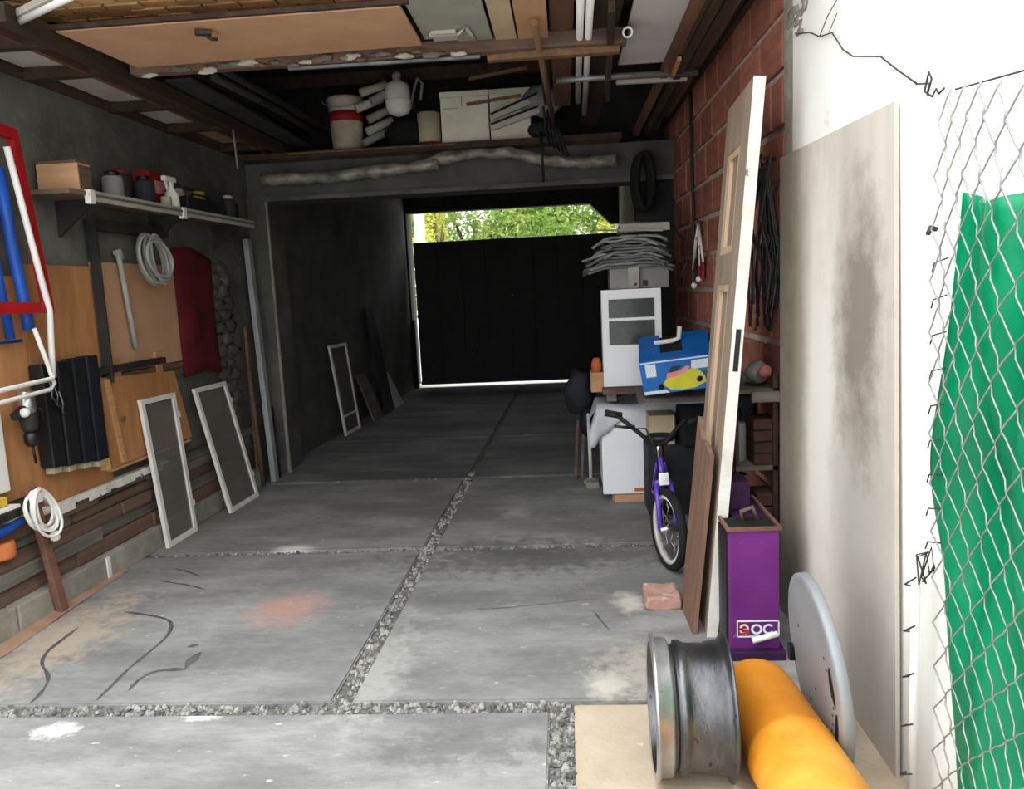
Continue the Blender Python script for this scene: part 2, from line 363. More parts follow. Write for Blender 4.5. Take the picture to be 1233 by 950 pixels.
# dark crack lines and drips on the slabs
def streak(pts, wd, seed):
    b = MB(); r = random.Random(seed); P = []
    for a, c in zip(pts, pts[1:]):
        n = max(2, int((V(c)-V(a)).length/.04))
        P += [lerp(a,c,i/n) + V((r.uniform(-.008,.008), r.uniform(-.008,.008))) for i in range(n)]
    P.append(V(pts[-1])); Lf = []; Rt = []
    for _ in range(3): P = [P[0]]+[(P[i-1]+P[i]*2+P[i+1])/4 for i in range(1,len(P)-1)]+[P[-1]]
    for i, p in enumerate(P):
        t = (P[min(i+1,len(P)-1)]-P[max(i-1,0)]).normalized(); nrm = V((-t.y,t.x)); k = wd*r.uniform(.45,1.2)*(1 if 0 < i < len(P)-1 else .2)
        Lf.append(p+nrm*k); Rt.append(p-nrm*k)
    n = len(P); b._add([V((p.x,p.y,.0012)) for p in Lf+Rt], [(i,i+1,n+i+1,n+i) for i in range(n-1)])
    b.build('crack','tar',fl)
streak([(-2.084,3.352),(-1.87,3.29),(-1.79,3.24),(-1.735,3.09),(-1.74,2.9),(-1.75,2.766),(-1.735,2.56)], .008, 1)
streak([(-1.66,2.62),(-1.665,2.74),(-1.63,2.79),(-1.56,2.78),(-1.51,2.785)], .013, 2)
streak([(-1.515,2.79),(-1.53,2.86),(-1.52,2.93)], .02, 3)
streak([(-2.2,3.2),(-2.2,3.0),(-2.155,2.845),(-2.08,2.79),(-2.004,2.707),(-1.98,2.6),(-1.974,2.54)], .009, 4)
streak([(-2.14,3.918),(-2.02,3.86),(-1.92,3.784)], .011, 5); streak([(-2.12,3.74),(-1.95,3.68),(-1.815,3.61)], .007, 6)
streak([(.075,3.274),(.1,3.17),(.134,3.064)], .007, 7); streak([(-.45,3.3),(-.2,3.34),(.1,3.4)], .003, 8)
streak([(-1.60,2.98),(-1.56,3.0)], .02, 9)
# ---- yard in front, ground behind the gate
struct(MB().span((-14,-25,-.2),(14,.66,-.02)).build('ground_front','yard'),'pale concrete yard in front of the garage','ground')
struct(MB().span((-16,11.55,-.2),(16,45,-.03)).build('ground_back','yard'),'pale ground behind the back gate','ground')

# ---- left wall
wl = MB(LW).span((-.25,2.3,0),(0,12,3.4)).build('wall_left','sooty_plaster'); struct(wl,'sooty grey rendered garage wall behind the tools','wall')
# rough patch of stacked lumps beside the maroon sheet
rp = MB(LW); rr = random.Random(5)
for i in range(13):
    for j in range(2):
        rp.blob((-.004, 5.42+j*.16+(i%2)*.07, .62+i*.085), .072, (.38,1.35,.66), .8, 2, i*3+j)
rp.build('rubble_infill','sooty_plaster',wl)
# ---- left pier, beam (lintel)
pr_ = MB().span((-2.48,6.14,0),(-2.29,6.5,2.2)).build('pillar_left','sooty_plaster'); struct(pr_,'sooty concrete pier on the tool wall','pillar')
MB().prism([(-2.292,6.132,.0),(-2.262,6.132,.0),(-2.268,6.132,.06),(-2.278,6.132,2.18),(-2.292,6.132,2.18)],(0,.02,0)).build('corner_bead','block',pr_)
bm_ = MB().span((-2.48,6.16,2.16),(.9,6.5,2.44)).build('beam','dark_plaster'); struct(bm_,'dark concrete beam across the garage under the loft shelf','beam')
MB().span((-2.48,6.13,2.15),(.9,6.16,2.185)).build('ledge','sooty_plaster',bm_)
struct(MB().span((-2.6,6.62,2.44),(1.0,6.75,3.4)).build('wall_loft','near_black'),'near-black wall behind the loft shelf','wall')
struct(MB().span((.58,6.2,0),(.86,6.5,2.2)).build('pillar_right','near_black'),'dark pier against the brick wall beyond the newspapers','pillar')
# inner left lining beyond the pier and slanting plaster corner
struct(MB(LW).span((0,6.5,0),(.03,11.4,2.9)).build('wall_inner','dark_plaster'),'dark grey wall between the pier and the back gate','wall')
# ---- right brick wall: mortar bed with separate hollow bricks
wr = MB(RW).span((-.014,3.27,0),(-.25,12,3.4)).build('wall_right','mortar'); struct(wr,'exposed red hollow brick wall behind the leaning door','wall')
bb = MB(); bb.box((0,0,0),(.05,.330,.184),None,.007); bb.jitter(.0016,40)
br0 = None; nbr = 0
rb = random.Random(11)
for k in range(0,12):
    z = .036+.216*k+.108; off = .18 if k % 2 else 0.0
    for i in range(0,18):
        d = 3.30+off+i*.357+.168
        if d > 9.3 or nbr >= 290: continue
        loc = V((xr(d)+.025-.004+rb.uniform(-.003,.003), d, z+rb.uniform(-.003,.003)))
        if br0 is None:
            br0 = bb.build('brick','brick_red',wr); me = br0.data
            for v in me.vertices: v.co += WLOC[wr.name]
            o = br0
        else:
            o = bpy.data.objects.new('brick', me); COL.objects.link(o); o.parent = wr
        o.location = loc - WLOC[wr.name]; o.rotation_euler = (rb.uniform(-.004,.004),0,.012+rb.uniform(-.006,.006)); nbr += 1
for k in range(1,12,2):      # half bricks that close the alternate courses
    o = bpy.data.objects.new('brick', me); COL.objects.link(o); o.parent = wr; o.scale = (1,.46,1)
    o.location = V((xr(3.38)+.021, 3.384, .036+.216*k+.108)) - WLOC[wr.name]
# ---- white painted wall towards the yard, with a raw render strip at its end
ww = MB().span((.893,-2.0,0),(1.2,3.2,3.1)).build('wall_outer','white_paint'); struct(ww,'white painted outer wall behind the leaning sheet and the fence','wall')
st = MB().span((.888,3.185,0),(1.0,3.285,2.56),.004)
bmesh.ops.subdivide_edges(st.b, edges=st.b.edges[:], cuts=5, use_grid_fill=True); st.jitter(.007,14)
st.build('render_strip','grey_render',ww)
ch = MB()
for i,(d,z,r) in enumerate([(3.2,2.36,.05),(3.12,2.33,.04),(3.05,2.35,.05),(3.1,2.28,.035)]): ch.blob((.898,d,z),r,(.22,1.3,.7),1.1,3,i)
ch.build('broken_render','grey_render',ww)
# ---- back wall with an opening over the gate
bw = MB(); YB = 11.42
for P in ([(-2.7,0),(-2.225,0),(-2.225,2.525),(-2.7,2.525)], [(-2.7,2.525),(1.3,2.525),(1.3,3.4),(-2.7,3.4)],
          [(.40,2.525),(.69,2.235),(1.3,2.235),(1.3,2.525)], [(.9,0),(1.3,0),(1.3,2.235),(.9,2.235)]):
    bw.prism([(x,YB,z) for x,z in P],(0,.18,0))
struct(bw.build('wall_back','near_black'),'near-black back wall around the gate opening','wall')
# ---- roof
rf = MB()
rf.quad([(-2.9,3.72,3.02),(1.3,3.72,3.02),(1.3,12,3.3),(-2.9,12,3.3)],.06)
ro = rf.build('roof','roof_dark'); struct(ro,'dark roof deck above the loft','roof')
MB().span((-2.9,3.68,2.62),(1.25,3.74,3.06)).build('loft_baffle','roof_dark',ro)  # unseen step, added to keep sky light from flooding the loft
for d in (4.6,5.5,6.3): MB().bar((-2.6,d,2.98+.03*(d-3.7)),(1.0,d,2.98+.03*(d-3.7)),.07,.09).build('rafter','dark_timber',ro)
ce = MB().span((-2.9,2.78,2.625),(1.25,3.74,2.72)).build('ceiling','roof_dark'); struct(ce,'low front ceiling of small terracotta tiles','ceiling')
tb = MB().box((0,0,0),(.142,.062,.02),None,.003); tile0 = tb.build('tile','roof_tile',ce)
for v in tile0.data.vertices: v.co += WLOC[ce.name]
first = True
for j in range(8):
    for i in range(16):
        x = -2.12+i*.152+(.076 if j % 2 else 0); y = 2.93+j*.071
        o = tile0 if first else bpy.data.objects.new('tile', tile0.data)
        if not first: COL.objects.link(o); o.parent = ce
        o.location = V((x,y,2.615+random.uniform(-.003,.003)))-WLOC[ce.name]; first = False

# ---- kerb blocks, plank lining, white ledge on the left wall
kb = thing('block_kerb','low grey concrete block kerb along the foot of the tool wall','kerb',(-2.45,3.9,0),kind='structure')
ys = [2.6,3.13,3.78,4.44,5.1,5.75]
for a,c in zip(ys,ys[1:]):
    b = MB(LW).span((0,a+.006,0),(.1,c-.006,.125),.008); b.jitter(.004,9); b.build('block','block',kb)
MB(LW).span((.095,3.765,.0),(.108,3.792,.12)).build('mortar_seam','peeling_white',kb)
es = MB(LW); es.grid(lambda u,v: (.1+.10*v*(1-.8*u), 2.7+1.2*u, .012*(1-v)+.004), 14, 4); es.jitter(.006,12)
es.build('earth_strip','rust_earth',kb)
pk = thing('plank_lining','weathered brown and grey planks nailed low on the tool wall','planks',(-2.48,4.0,.12))
prow = [(.128,.205,'old_wood_brown'),(.208,.275,'old_wood_grey'),(.278,.345,'old_wood_brown'),(.348,.40,'old_wood_grey'),(.403,.455,'old_wood_grey')]
for i,(z0,z1,m) in enumerate(prow):
    cuts = [2.7,3.62+.2*(i%3),4.3+.15*(i%2),5.35+.1*i]
    for j,(a,c) in enumerate(zip(cuts,cuts[1:])):
        b = MB(LW).span((.0,a,z0+.004*(j%2)),(.045+.012*((i*2+j)%3),c-.006,z1),.004); b.build('plank',m if (i+j)%4 else 'old_wood_brown',pk)
lg = MB(LW); lg.span((.0,3.0,.458),(.075,4.5,.472))
rl = random.Random(2)
for i in range(16):
    a = 3.5+i*.058; lg.span((.072,a,.458-rl.uniform(.0,.03)),(.08,a+.056,.484))
tag(lg.build('white_ledge','peeling_white'),'narrow white peeling paint ledge above the planks','ledge')

# ================================================================== LEFT WALL THINGS
# plywood backing boards
P_ = lambda o,d,z: V(LW((o,d,z)))
b = MB(LW); b.span((.002,2.75,.56),(.02,3.5,1.56)); tag(b.build('plywood_board','plywood'),'tan plywood backing board behind the hanging drill','board')
b = MB(LW); b.span((.002,3.505,.475),(.022,4.03,1.615)); tag(b.build('plywood_board','plywood'),'orange plywood backing board behind the black tubes','board')
b = MB(LW); b.span((.002,4.06,1.04),(.02,4.99,1.64)); tag(b.build('hardboard_sheet','hardboard'),'brown hardboard panel between the iron post and maroon sheet','board')
bt = thing('wall_battens','pale wooden battens nailed under the brown hardboard panel','batten',P_(0,4.4,.9))
for d in (4.12,4.55): MB(LW).span((.0,d,.93),(.035,d+.07,1.12),.004).build('upright','ply_edge',bt)
MB(LW).span((.0,4.06,1.0),(.03,4.95,1.035),.004).build('rail','tan_timber',bt)
MB(LW).span((.0,4.06,.96),(.018,4.95,.998),.003).build('rail','old_wood_brown',bt)
# leaning plywood panel box
pp = thing('plywood_box','plywood crate panel fixed to the wall beside the black tubes','panel',P_(.05,4.35,.5))
MB().quad([P_(.05,3.98,.545),P_(.055,4.82,.555),P_(.035,4.72,.99),P_(.04,3.93,1.035)],.012).build('front_board','plywood',pp)
MB().quad([P_(.01,3.94,.545),P_(.06,3.965,.545),P_(.05,3.925,1.035),P_(.01,3.91,1.03)],.012).build('side_board','ply_edge',pp)
MB(LW).span((.005,3.96,.53),(.065,4.8,.544)).build('bottom_board','ply_edge',pp)
MB().quad([P_(.063,4.05,.56),P_(.063,4.085,.56),P_(.052,4.03,1.02),P_(.052,3.995,1.02)],.012).build('batten','ply_edge',pp)
MB(LW).cyl((.055,4.12,.79),(.066,4.12,.79),.014).build('knot','old_wood_brown',pp)
# short black rail above
tag(MB(LW).span((.02,3.97,1.05),(.07,4.6,1.085)).build('iron_rail','dark_iron'),'short black iron rail above the plywood crate panel','rail')
# iron post with arm
ip = thing('iron_bracket','dark iron post with long arm under the wall shelf','bracket',P_(.04,4.06,.75))
MB(LW).span((.03,4.03,1.0),(.085,4.04,1.86)).span((.03,4.03,1.0),(.04,4.09,1.86)).build('post','dark_iron',ip)
MB(LW).span((.03,4.03,1.8),(.085,4.75,1.86)).build('arm','dark_iron',ip)
# four black tubes
bk = [(3.475,.0),(3.575,.006),(3.70,.0),(3.80,.006)]
lb = ['nearest the drill','second from the drill','third from the drill','beside the iron post']
for (d,o),l in zip(bk,lb):
    t = thing('black_tube','square black tube hanging upright on the plywood, '+l,'tube',P_(.07,d+.04,.62),'black tubes on the plywood')
    z0 = .66-.12*(d-3.475)
    MB(LW).span((.03+o,d,z0),(.1+o,d+.088,1.15+.03*(d-3.475)),.008).build('body','black_plastic' if d<3.7 else 'navy_black',t)
    MB(LW).span((.04+o,d+.015,z0-.03),(.085+o,d+.07,z0),.004).build('foot','cream_tin',t)
# drill
dr = thing('power_drill','silver and black power drill hanging on the plywood','drill',P_(.08,3.36,.72))
MB(LW).lathe((.09,3.36,1.05),(0,0,-1),[(.02,0),(.034,.01),(.036,.09),(.03,.11)],16).build('motor_housing','chrome',dr)
MB(LW).lathe((.09,3.36,.94),(0,0,-1),[(.034,0),(.038,.02),(.034,.06),(.026,.08)],16).build('gear_case','dark_iron',dr)
MB(LW).lathe((.09,3.36,.86),(0,0,-1),[(.022,0),(.03,.012),(.03,.05),(.018,.068)],14).build('chuck','steel_dark',dr)
MB(LW).cyl((.09,3.36,.80),(.09,3.37,.71),.006).build('drill_bit','steel_dark',dr)
MB(LW).bar((.09,3.34,.97),(.1,3.255,.94),.028,.034,bev=.006).build('handle','black_plastic',dr)
MB(LW).blob((.12,3.30,.955),.022,jag=.05).build('white_knob','white_plastic',dr)
MB(LW).tube([(.1,3.42,.96),(.1,3.44,.94),(.1,3.43,.9)],.006).build('trigger','black_plastic',dr)
# keys / small tools
hk = thing('hook_cluster','small steel clamps hanging in front of the first black tube','clamp',P_(.13,3.47,.98))
for i in range(3): MB(LW).tube([(.125,3.47+.03*i,1.08-.03*i),(.13,3.485+.03*i,1.04-.04*i),(.128,3.475+.03*i,1.0-.04*i),(.13,3.5+.03*i,.97-.03*i)],.006).build('clamp_jaw','steel_worn',hk)
# red frame with its cross bar
rfm = thing('red_hanging_rack','red painted wooden frame hung high on the tool wall','frame',P_(.12,3.1,1.4))
Q = [P_(.13,2.60,1.405),P_(.12,3.535,1.385),P_(.12,3.435,2.19),P_(.13,2.60,2.24)]
MB().quad(sub(Q,.955,1,0,1),.035).build('upright','red_paint',rfm); MB().quad(sub(Q,0,.955,0,.06),.035).build('cross_bar','red_paint',rfm)
MB().quad(sub(Q,0,.955,.94,1),.035).build('cross_bar','red_paint',rfm); MB().quad(sub(Q,0,.04,.06,.94),.035).build('upright','red_paint',rfm)
# blue tube and white tube rack
tag(MB(LW).tube([(.1,3.36,2.02),(.1,3.38,1.7),(.1,3.42,1.37),(.1,3.415,1.315)],.024,12).build('blue_tube','blue_plastic'),'thick blue tube hanging inside the red frame','tube')
tag(MB(LW).tube([(.07,3.29,1.95),(.07,3.31,1.6),(.07,3.34,1.28)],.02,10).build('blue_tube','blue_plastic'),'slim blue tube at the picture edge behind the red frame','tube')
tag(MB(LW).tube([(.06,3.05,1.265),(.06,3.42,1.268)],.007,8).build('blue_rod','blue_plastic'),'thin dark blue rod below the red frame','rod')
wt = thing('white_rack','white tubular wire rack hooked through the red frame','rack',P_(.13,3.4,1.0))
MB(LW).tube([(.165,3.34,2.1),(.165,3.40,1.8),(.165,3.46,1.5),(.16,3.49,1.4),(.14,3.495,1.2),(.13,3.5,1.09)],.014,9).build('long_rail','white_plastic',wt)
MB(LW).tube([(.14,3.40,1.32),(.14,3.46,1.15),(.13,3.5,1.06),(.13,3.47,1.035),(.14,3.1,1.02),(.14,2.8,1.0)],.010,9).build('lower_loop','white_plastic',wt)
MB(LW).tube([(.14,2.8,1.06),(.14,3.2,1.075),(.14,3.48,1.085),(.13,3.5,1.14)],.011,9).build('cross_rail','white_plastic',wt)
# white panel, ledge clutter at the picture edge
tag(MB(LW).span((.02,2.7,.62),(.06,3.235,.98),.006).build('plastic_board','white_plastic'),'pale plastic panel at the picture edge under the white rack','panel')
cs = thing('ledge_tray','dark tray on a white ledge at the picture edge','tray',P_(.1,3.0,.55))
MB(LW).span((.0,2.7,.555),(.12,3.2,.568)).build('ledge','white_plastic',cs); MB(LW).span((.02,2.75,.52),(.13,3.19,.553),.004).build('tray','black_plastic',cs)
tag(MB(LW).span((.02,2.8,.57),(.09,3.17,.61),.006).build('yellow_case','yellow_plastic'),'small yellow case lying on the ledge at the picture edge','case')
tag(MB(LW).tube([(.1,2.8,.47),(.11,3.1,.475),(.11,3.22,.49)],.02,8).build('blue_tool','blue_plastic'),'blue handled tool under the ledge beside the cable coil','tool')
tag(MB(LW).lathe((.06,3.13,.345),(.0,.0,1),[(.05,0),(.055,.01),(.055,.06),(.05,.075)],16).build('red_tin','orange'),'flat orange red tin below the cable coil','tin')
# coiled white extension cable with plug
cc = thing('cable_coil','white extension cable coiled on the brown wall post','cable',P_(.15,3.27,.4)); r3 = random.Random(8)
for i in range(7):
    a0 = r3.uniform(0,6.28); w_ = .072+r3.uniform(-.02,.018); h_ = .105+r3.uniform(-.03,.015); cy = 3.265+r3.uniform(-.014,.014); cz = .515+r3.uniform(-.015,.015)
    MB(LW).tube([(.15+.012*i*.5+.008*math.sin(2*t+a0), cy+w_*math.cos(t)-.03*math.sin(t), cz+h_*math.sin(t)) for t in [2*math.pi*k/22 for k in range(22)]],.0068,7,True).build('cable_loop','cable_white',cc)
MB(LW).lathe((.17,3.32,.405),(0,.1,-1),[(.014,0),(.02,.012),(.02,.035),(.014,.045)],12).build('plug','white_plastic',cc)
MB(LW).span((.16,3.22,.56),(.185,3.262,.60),.008).build('socket','white_plastic',cc)
wp = thing('wooden_post','short brown wooden post standing against the block kerb','post',P_(.125,3.35,0))
MB().bar(P_(.128,3.37,0),P_(.12,3.27,.62),.05,.03,(1,0,0),.004).build('shaft','red_timber',wp)
# grey tube, hose coil, maroon sheet
gt = thing('grey_tube','pale grey bent tube hanging on the hardboard panel','tube',P_(.05,4.28,1.15))
MB(LW).tube([(.05,4.255,1.70),(.05,4.27,1.62),(.05,4.30,1.4),(.05,4.33,1.165)],.014,10).build('shaft','hose_grey',gt)
MB(LW).tube([(.05,4.24,1.69),(.05,4.262,1.705),(.05,4.28,1.66)],.018,10).build('elbow','hose_grey',gt)
hc = thing('hose_coil','grey hose coil hanging from the iron arm','hose',P_(.1,4.47,1.52))
for i,(w_,h_,dx) in enumerate([(.125,.145,0),(.10,.13,.02),(.135,.135,-.02),(.075,.14,.03),(.115,.12,.01),(.13,.10,-.01)]):
    MB(LW).tube([(.11+.012*i, 4.48+dx+w_*math.cos(t)+.05*math.sin(t)*-.6, 1.66+h_*math.sin(t)) for t in [2*math.pi*k/24 for k in range(24)]],.0095,7,True).build('hose_loop','hose_grey',hc)
MB(LW).tube([(.1,4.55,1.60),(.12,4.52,1.56),(.12,4.56,1.54)],.012).build('nozzle','steel_dark',hc)
ms = MB(LW); ms.grid(lambda u,v: (.03+.05*math.sin(u*math.pi)**.8+.012*math.sin(u*9), 4.87+.50*u*(1-.04*math.sin(v*3)), .93+.82*v-.05*u*v+.02*math.sin(u*5)), 14, 12, .004)
tag(ms.build('maroon_sheet','maroon_cloth'),'dark maroon sheet curving off the wall below the shelf','sheet')
# ---- shelf with small goods
SH = 1.955
sh = thing('wall_shelf','long wooden wall shelf with grey edge above the hose','shelf',P_(.12,4.75,1.9))
MB(LW).span((.0,3.6,SH-.022),(.25,5.62,SH)).build('board','old_wood_brown',sh)
MB(LW).span((.25,3.72,SH-.045),(.262,4.62,SH+.004)).build('edge_strip','pale_panel',sh); MB(LW).span((.25,4.63,SH-.045),(.262,5.62,SH+.004)).build('edge_strip','pale_panel',sh)
MB(LW).span((.262,3.72,SH-.024),(.268,5.62,SH-.012)).build('edge_groove','old_wood_grey',sh)
for d in (3.72,4.6): MB(LW).span((.24,d,SH-.06),(.272,d+.04,SH+.006),.004).build('clip','white_plastic',sh)
for d in (3.85,4.7,5.5): MB(LW).prism([(0,d,SH-.022),(.22,d,SH-.022),(0,d,SH-.2)],(0,.02,0)).build('bracket','dark_iron',sh)
wb = thing('wooden_box','small pale wooden box at the near end of the shelf','box',P_(.13,3.82,SH))
MB(LW).span((.03,3.70,SH),(.235,3.80,SH+.13),.003).build('body','cardboard',wb); MB(LW).span((.03,3.70,SH+.131),(.235,3.80,SH+.143),.002).build('lid','old_wood_brown',wb); MB(LW).span((.235,3.705,SH+.01),(.238,3.795,SH+.12)).build('shaded_side','old_wood_brown',wb)  # browner slab on one side: the box's unlit side put into colour
def jar(name,label,cat,o,d,r,h,m,capm=None,prof=None):
    t = thing(name,label,cat,P_(o,d,SH+.001))
    MB(LW).lathe((o,d,SH+.001),(0,0,1),prof or [(r*.96,0),(r,.01),(r,h*.92),(r*.9,h)],18).build('body',m,t)
    if capm: MB(LW).lathe((o,d,SH+.001+h),(0,0,1),[(r*.7,0),(r*.7,.02),(r*.6,.026)],14).build('cap',capm,t)
    return t
jar('glass_jar','grey jar beside the pale wooden box on the shelf','jar',.16,4.10,.052,.12,'appliance_grey','steel_dark')
jar('dark_tin','dark grey tin with red lid on the shelf','tin',.12,4.24,.05,.15,'dark_iron','red_label')
jar('dark_tin','tall black tin beside the red box on the shelf','tin',.17,4.38,.055,.13,'bag_dark','black_plastic')
t = thing('red_box','red cardboard box standing behind the white spray bottle','box',P_(.08,4.6,SH)); MB(LW).span((.04,4.50,SH),(.14,4.70,SH+.21),.003).build('carton','red_label',t); MB(LW).span((.141,4.55,SH+.09),(.143,4.66,SH+.16)).build('label_print','print_pink',t)
sp = jar('spray_bottle','white trigger spray bottle on the shelf','bottle',.21,4.60,.04,.12,'white_plastic',None,[(.036,0),(.04,.01),(.04,.08),(.016,.115),(.016,.15)])
MB(LW).span((.195,4.52,SH+.15),(.225,4.64,SH+.18),.006).build('trigger_head','white_plastic',sp); MB(LW).bar((.21,4.545,SH+.15),(.21,4.56,SH+.10),.012,.012).build('trigger','white_plastic',sp)
jar('small_tin','small pale tin in front of the red box','tin',.225,4.50,.03,.055,'cream_tin')
jar('pale_pot','pale pot behind the dark toolbox on the shelf','pot',.1,4.86,.05,.15,'pale_panel','dark_iron')
jar('brown_bottle','brown bottle between the pale pot and yellow tin','bottle',.1,5.0,.035,.15,'old_wood_brown','black_plastic')
jar('yellow_tin','yellow topped tin at the far end of the shelf','tin',.1,5.14,.045,.16,'yellow_plastic','green_dull')
tbx = thing('toolbox','dark low toolbox with handle on the shelf','toolbox',P_(.2,4.95,SH)); MB(LW).span((.15,4.72,SH),(.245,5.22,SH+.085),.008).build('body','navy_black',tbx); MB(LW).tube([(.2,4.85,SH+.08),(.2,4.87,SH+.115),(.2,5.07,SH+.115),(.2,5.09,SH+.08)],.008).build('handle','black_plastic',tbx)
jar('grey_flask','grey flask with bent spout at the far shelf end','flask',.2,5.36,.045,.13,'dark_iron','pale_panel')
jar('black_tin','squat black tin at the very end of the shelf','tin',.15,5.5,.055,.12,'black_plastic')
# ---- window screens leaning on the wall
def screen(label, A,B,C,D, fm='white_frame', rails=(), hinges=True, fill='screen_mesh', wd=.03):
    A,B,C,D = map(V,(A,B,C,D)); t = thing('window_screen',label,'screen',(A+B)/2)
    P = [A,B,C,D]; W_ = (B-A).length; H_ = (D-A).length; u = wd/W_; v = wd/H_
    for q in ((0,u,0,1),(1-u,1,0,1)): MB().quad(sub(P,*q),.022).build('stile',fm,t)
    for q in ((u,1-u,0,v),(u,1-u,1-v,1)): MB().quad(sub(P,*q),.022).build('rail',fm,t)
    for r in rails: MB().quad(sub(P,u,1-u,r,r+v*.6),.018).build('rail',fm,t)
    n = (B-A).cross(D-A).normalized()
    MB().quad([p+n*.008 for p in sub(P,u,1-u,v,1-v)],.002).build('mesh',fill,t)
    if hinges:
        for h in (.18,.82): MB().quad(sub(P,1,1+u*.8,h,h+.04),.02).build('hinge','white_plastic',t)
    return t
screen('white framed window screen leaning nearest the plywood crate',(-2.355,4.262,0),(-2.345,4.60,0),(-2.425,4.652,.862),(-2.435,4.272,.868))
screen('wider white framed screen leaning beside the tool wall poles',(-2.285,4.965,0),(-2.265,5.395,0),(-2.40,5.325,.847),(-2.413,4.88,.852))
screen('narrow grey framed screen standing in the dark passage',(-2.265,7.70,0),(-2.24,8.17,0),(-2.31,8.10,.915),(-2.33,7.57,.922),rails=(.2,),hinges=False)
# ---- pipes and poles by the pier
tag(MB().bar((-2.30,5.86,0),(-2.40,5.98,1.86),.075,.04,(1,0,0),.004).build('steel_channel','pale_steel'),'pale steel channel leaning beside the concrete pier','channel')
tag(MB().bar((-2.37,5.72,0),(-2.40,5.80,1.2),.03,.02,(1,0,0)).build('wooden_lath','tan_timber'),'thin wooden lath leaning next to the steel channel','lath')
tag(MB().tube([(-2.33,5.70,0),(-2.38,5.74,.9)],.016,8).build('rusty_bar','old_wood_brown'),'short rusty bar leaning next to the steel channel','bar')
tag(MB().tube([(-2.31,5.97,0),(-2.36,6.06,.55)],.02,8).build('dark_pole','dark_iron'),'short dark pole behind the steel channel foot','pole')
# things standing in the dark passage
for i,(d,h,m,l) in enumerate([(8.5,.52,'old_wood_grey','grey board leaning in the dark passage beyond the narrow screen'),(9.5,.42,'pale_panel','pale board leaning near the foot of the back gate'),(9.0,1.25,'navy_black','tall dark blue panel leaning in the dark passage')]):
    tag(MB().quad([(xl(d)+.2,d,0),(xl(d)+.22,d+.36,0),(xl(d)+.05,d+.3,h),(xl(d)+.05,d-.05,h)],.02).build('leaning_board',m),l,'board')

# ================================================================== CEILING AND LOFT THINGS
Z = 2.5
tag(MB().quad([(-2.0,3.22,Z+.005),(-.6,3.22,Z+.005),(-.598,3.70,Z),(-1.95,3.74,Z)],.014).build('ceiling_hardboard','hardboard'),'large brown hardboard panel under the ceiling','panel')
lk = thing('panel_latch','small black iron latch under the big brown ceiling panel','latch',(-1.42,3.3,Z-.04))
MB().bar((-1.46,3.29,Z-.012),(-1.40,3.31,Z-.012),.03,.016).build('plate','dark_iron',lk); MB().tube([(-1.42,3.3,Z-.02),(-1.40,3.31,Z-.035),(-1.385,3.33,Z-.03)],.007).build('hook','dark_iron',lk)
tag(MB().bar((-2.05,3.205,Z+.018),(-.56,3.205,Z+.018),.02,.018).build('ceiling_bar','dark_timber'),'dark iron bar along the front of the brown panel','bar')
ct_ = thing('cross_timber','rough cross timber with flaking edge behind the brown panel','timber',(-.8,3.82,Z))
b = MB(); b.bar((-2.0,3.79,Z+.01),(.33,3.86,Z+.02),.07,.07,bev=.006); bmesh.ops.subdivide_edges(b.b,edges=b.b.edges[:],cuts=6,use_grid_fill=True); b.jitter(.012,13); b.build('beam','old_wood_brown',ct_)
rq = random.Random(12)
for i in range(26):
    x = -1.95+i*.06; MB().blob((x+rq.uniform(-.03,.03),3.768,Z-.014+rq.uniform(-.014,.014)),.012+rq.uniform(0,.012),(2.2,.25,.7),.9,2,i).build('paint_flake',['old_wood_grey','pale_panel','old_wood_brown','old_wood_grey'][i%4],ct_)
MB().bar((-1.25,3.80,Z-.035),(-.35,3.825,Z-.032),.02,.012).build('silver_strip','galvanised',ct_)
# left hanging rack
lr = thing('ceiling_rack','dark timber rack hanging under the ceiling over the tool wall','rack',(-2.2,4.5,2.45))
MB().bar((-2.05,2.95,Z),(-2.06,6.3,Z),.06,.07).build('long_beam','dark_timber',lr)
MB().bar((-2.185,2.95,Z),(-2.175,6.1,Z),.025,.04).build('long_batten','red_timber',lr)
MB().bar((-2.50,2.95,Z-.005),(-2.44,6.1,Z-.005),.02,.04).build('long_batten','dark_timber',lr)
MB().bar((-2.1,2.95,Z+.02),(-2.12,4.2,Z+.02),.02,.03).build('long_batten','tan_timber',lr)
for d in (3.28,3.72,4.42,5.02,5.75): MB().bar((-2.49,d,Z-.005),(-2.03,d,Z-.005),.05,.05).build('cross_bearer','dark_timber',lr)
tags = ['pale panel lying on the ceiling rack nearest the yard','pale long panel on the ceiling rack over the wooden box','short pale panel on the ceiling rack over the red box']
for (x0,x1,d0,d1,m),l in zip([(-2.48,-2.21,3.30,3.70,'rack_white'),(-2.47,-2.20,3.74,4.40,'rack_white'),(-2.46,-2.20,4.44,5.0,'rack_white')],tags):
    tag(MB().span((x0,d0,Z+.025),(x1,d1,Z+.04)).build('stored_sheet',m),l,'panel')
tag(MB().span((-2.2,2.98,Z+.026),(-2.08,3.9,Z+.04)).build('rack_plank','red_timber'),'red brown plank lying on the rack beside the long beam','plank')
tag(MB().span((-2.4,5.06,Z+.025),(-2.1,5.7,Z+.04)).build('stored_sheet','hardboard'),'brown panel at the far end of the ceiling rack','panel')
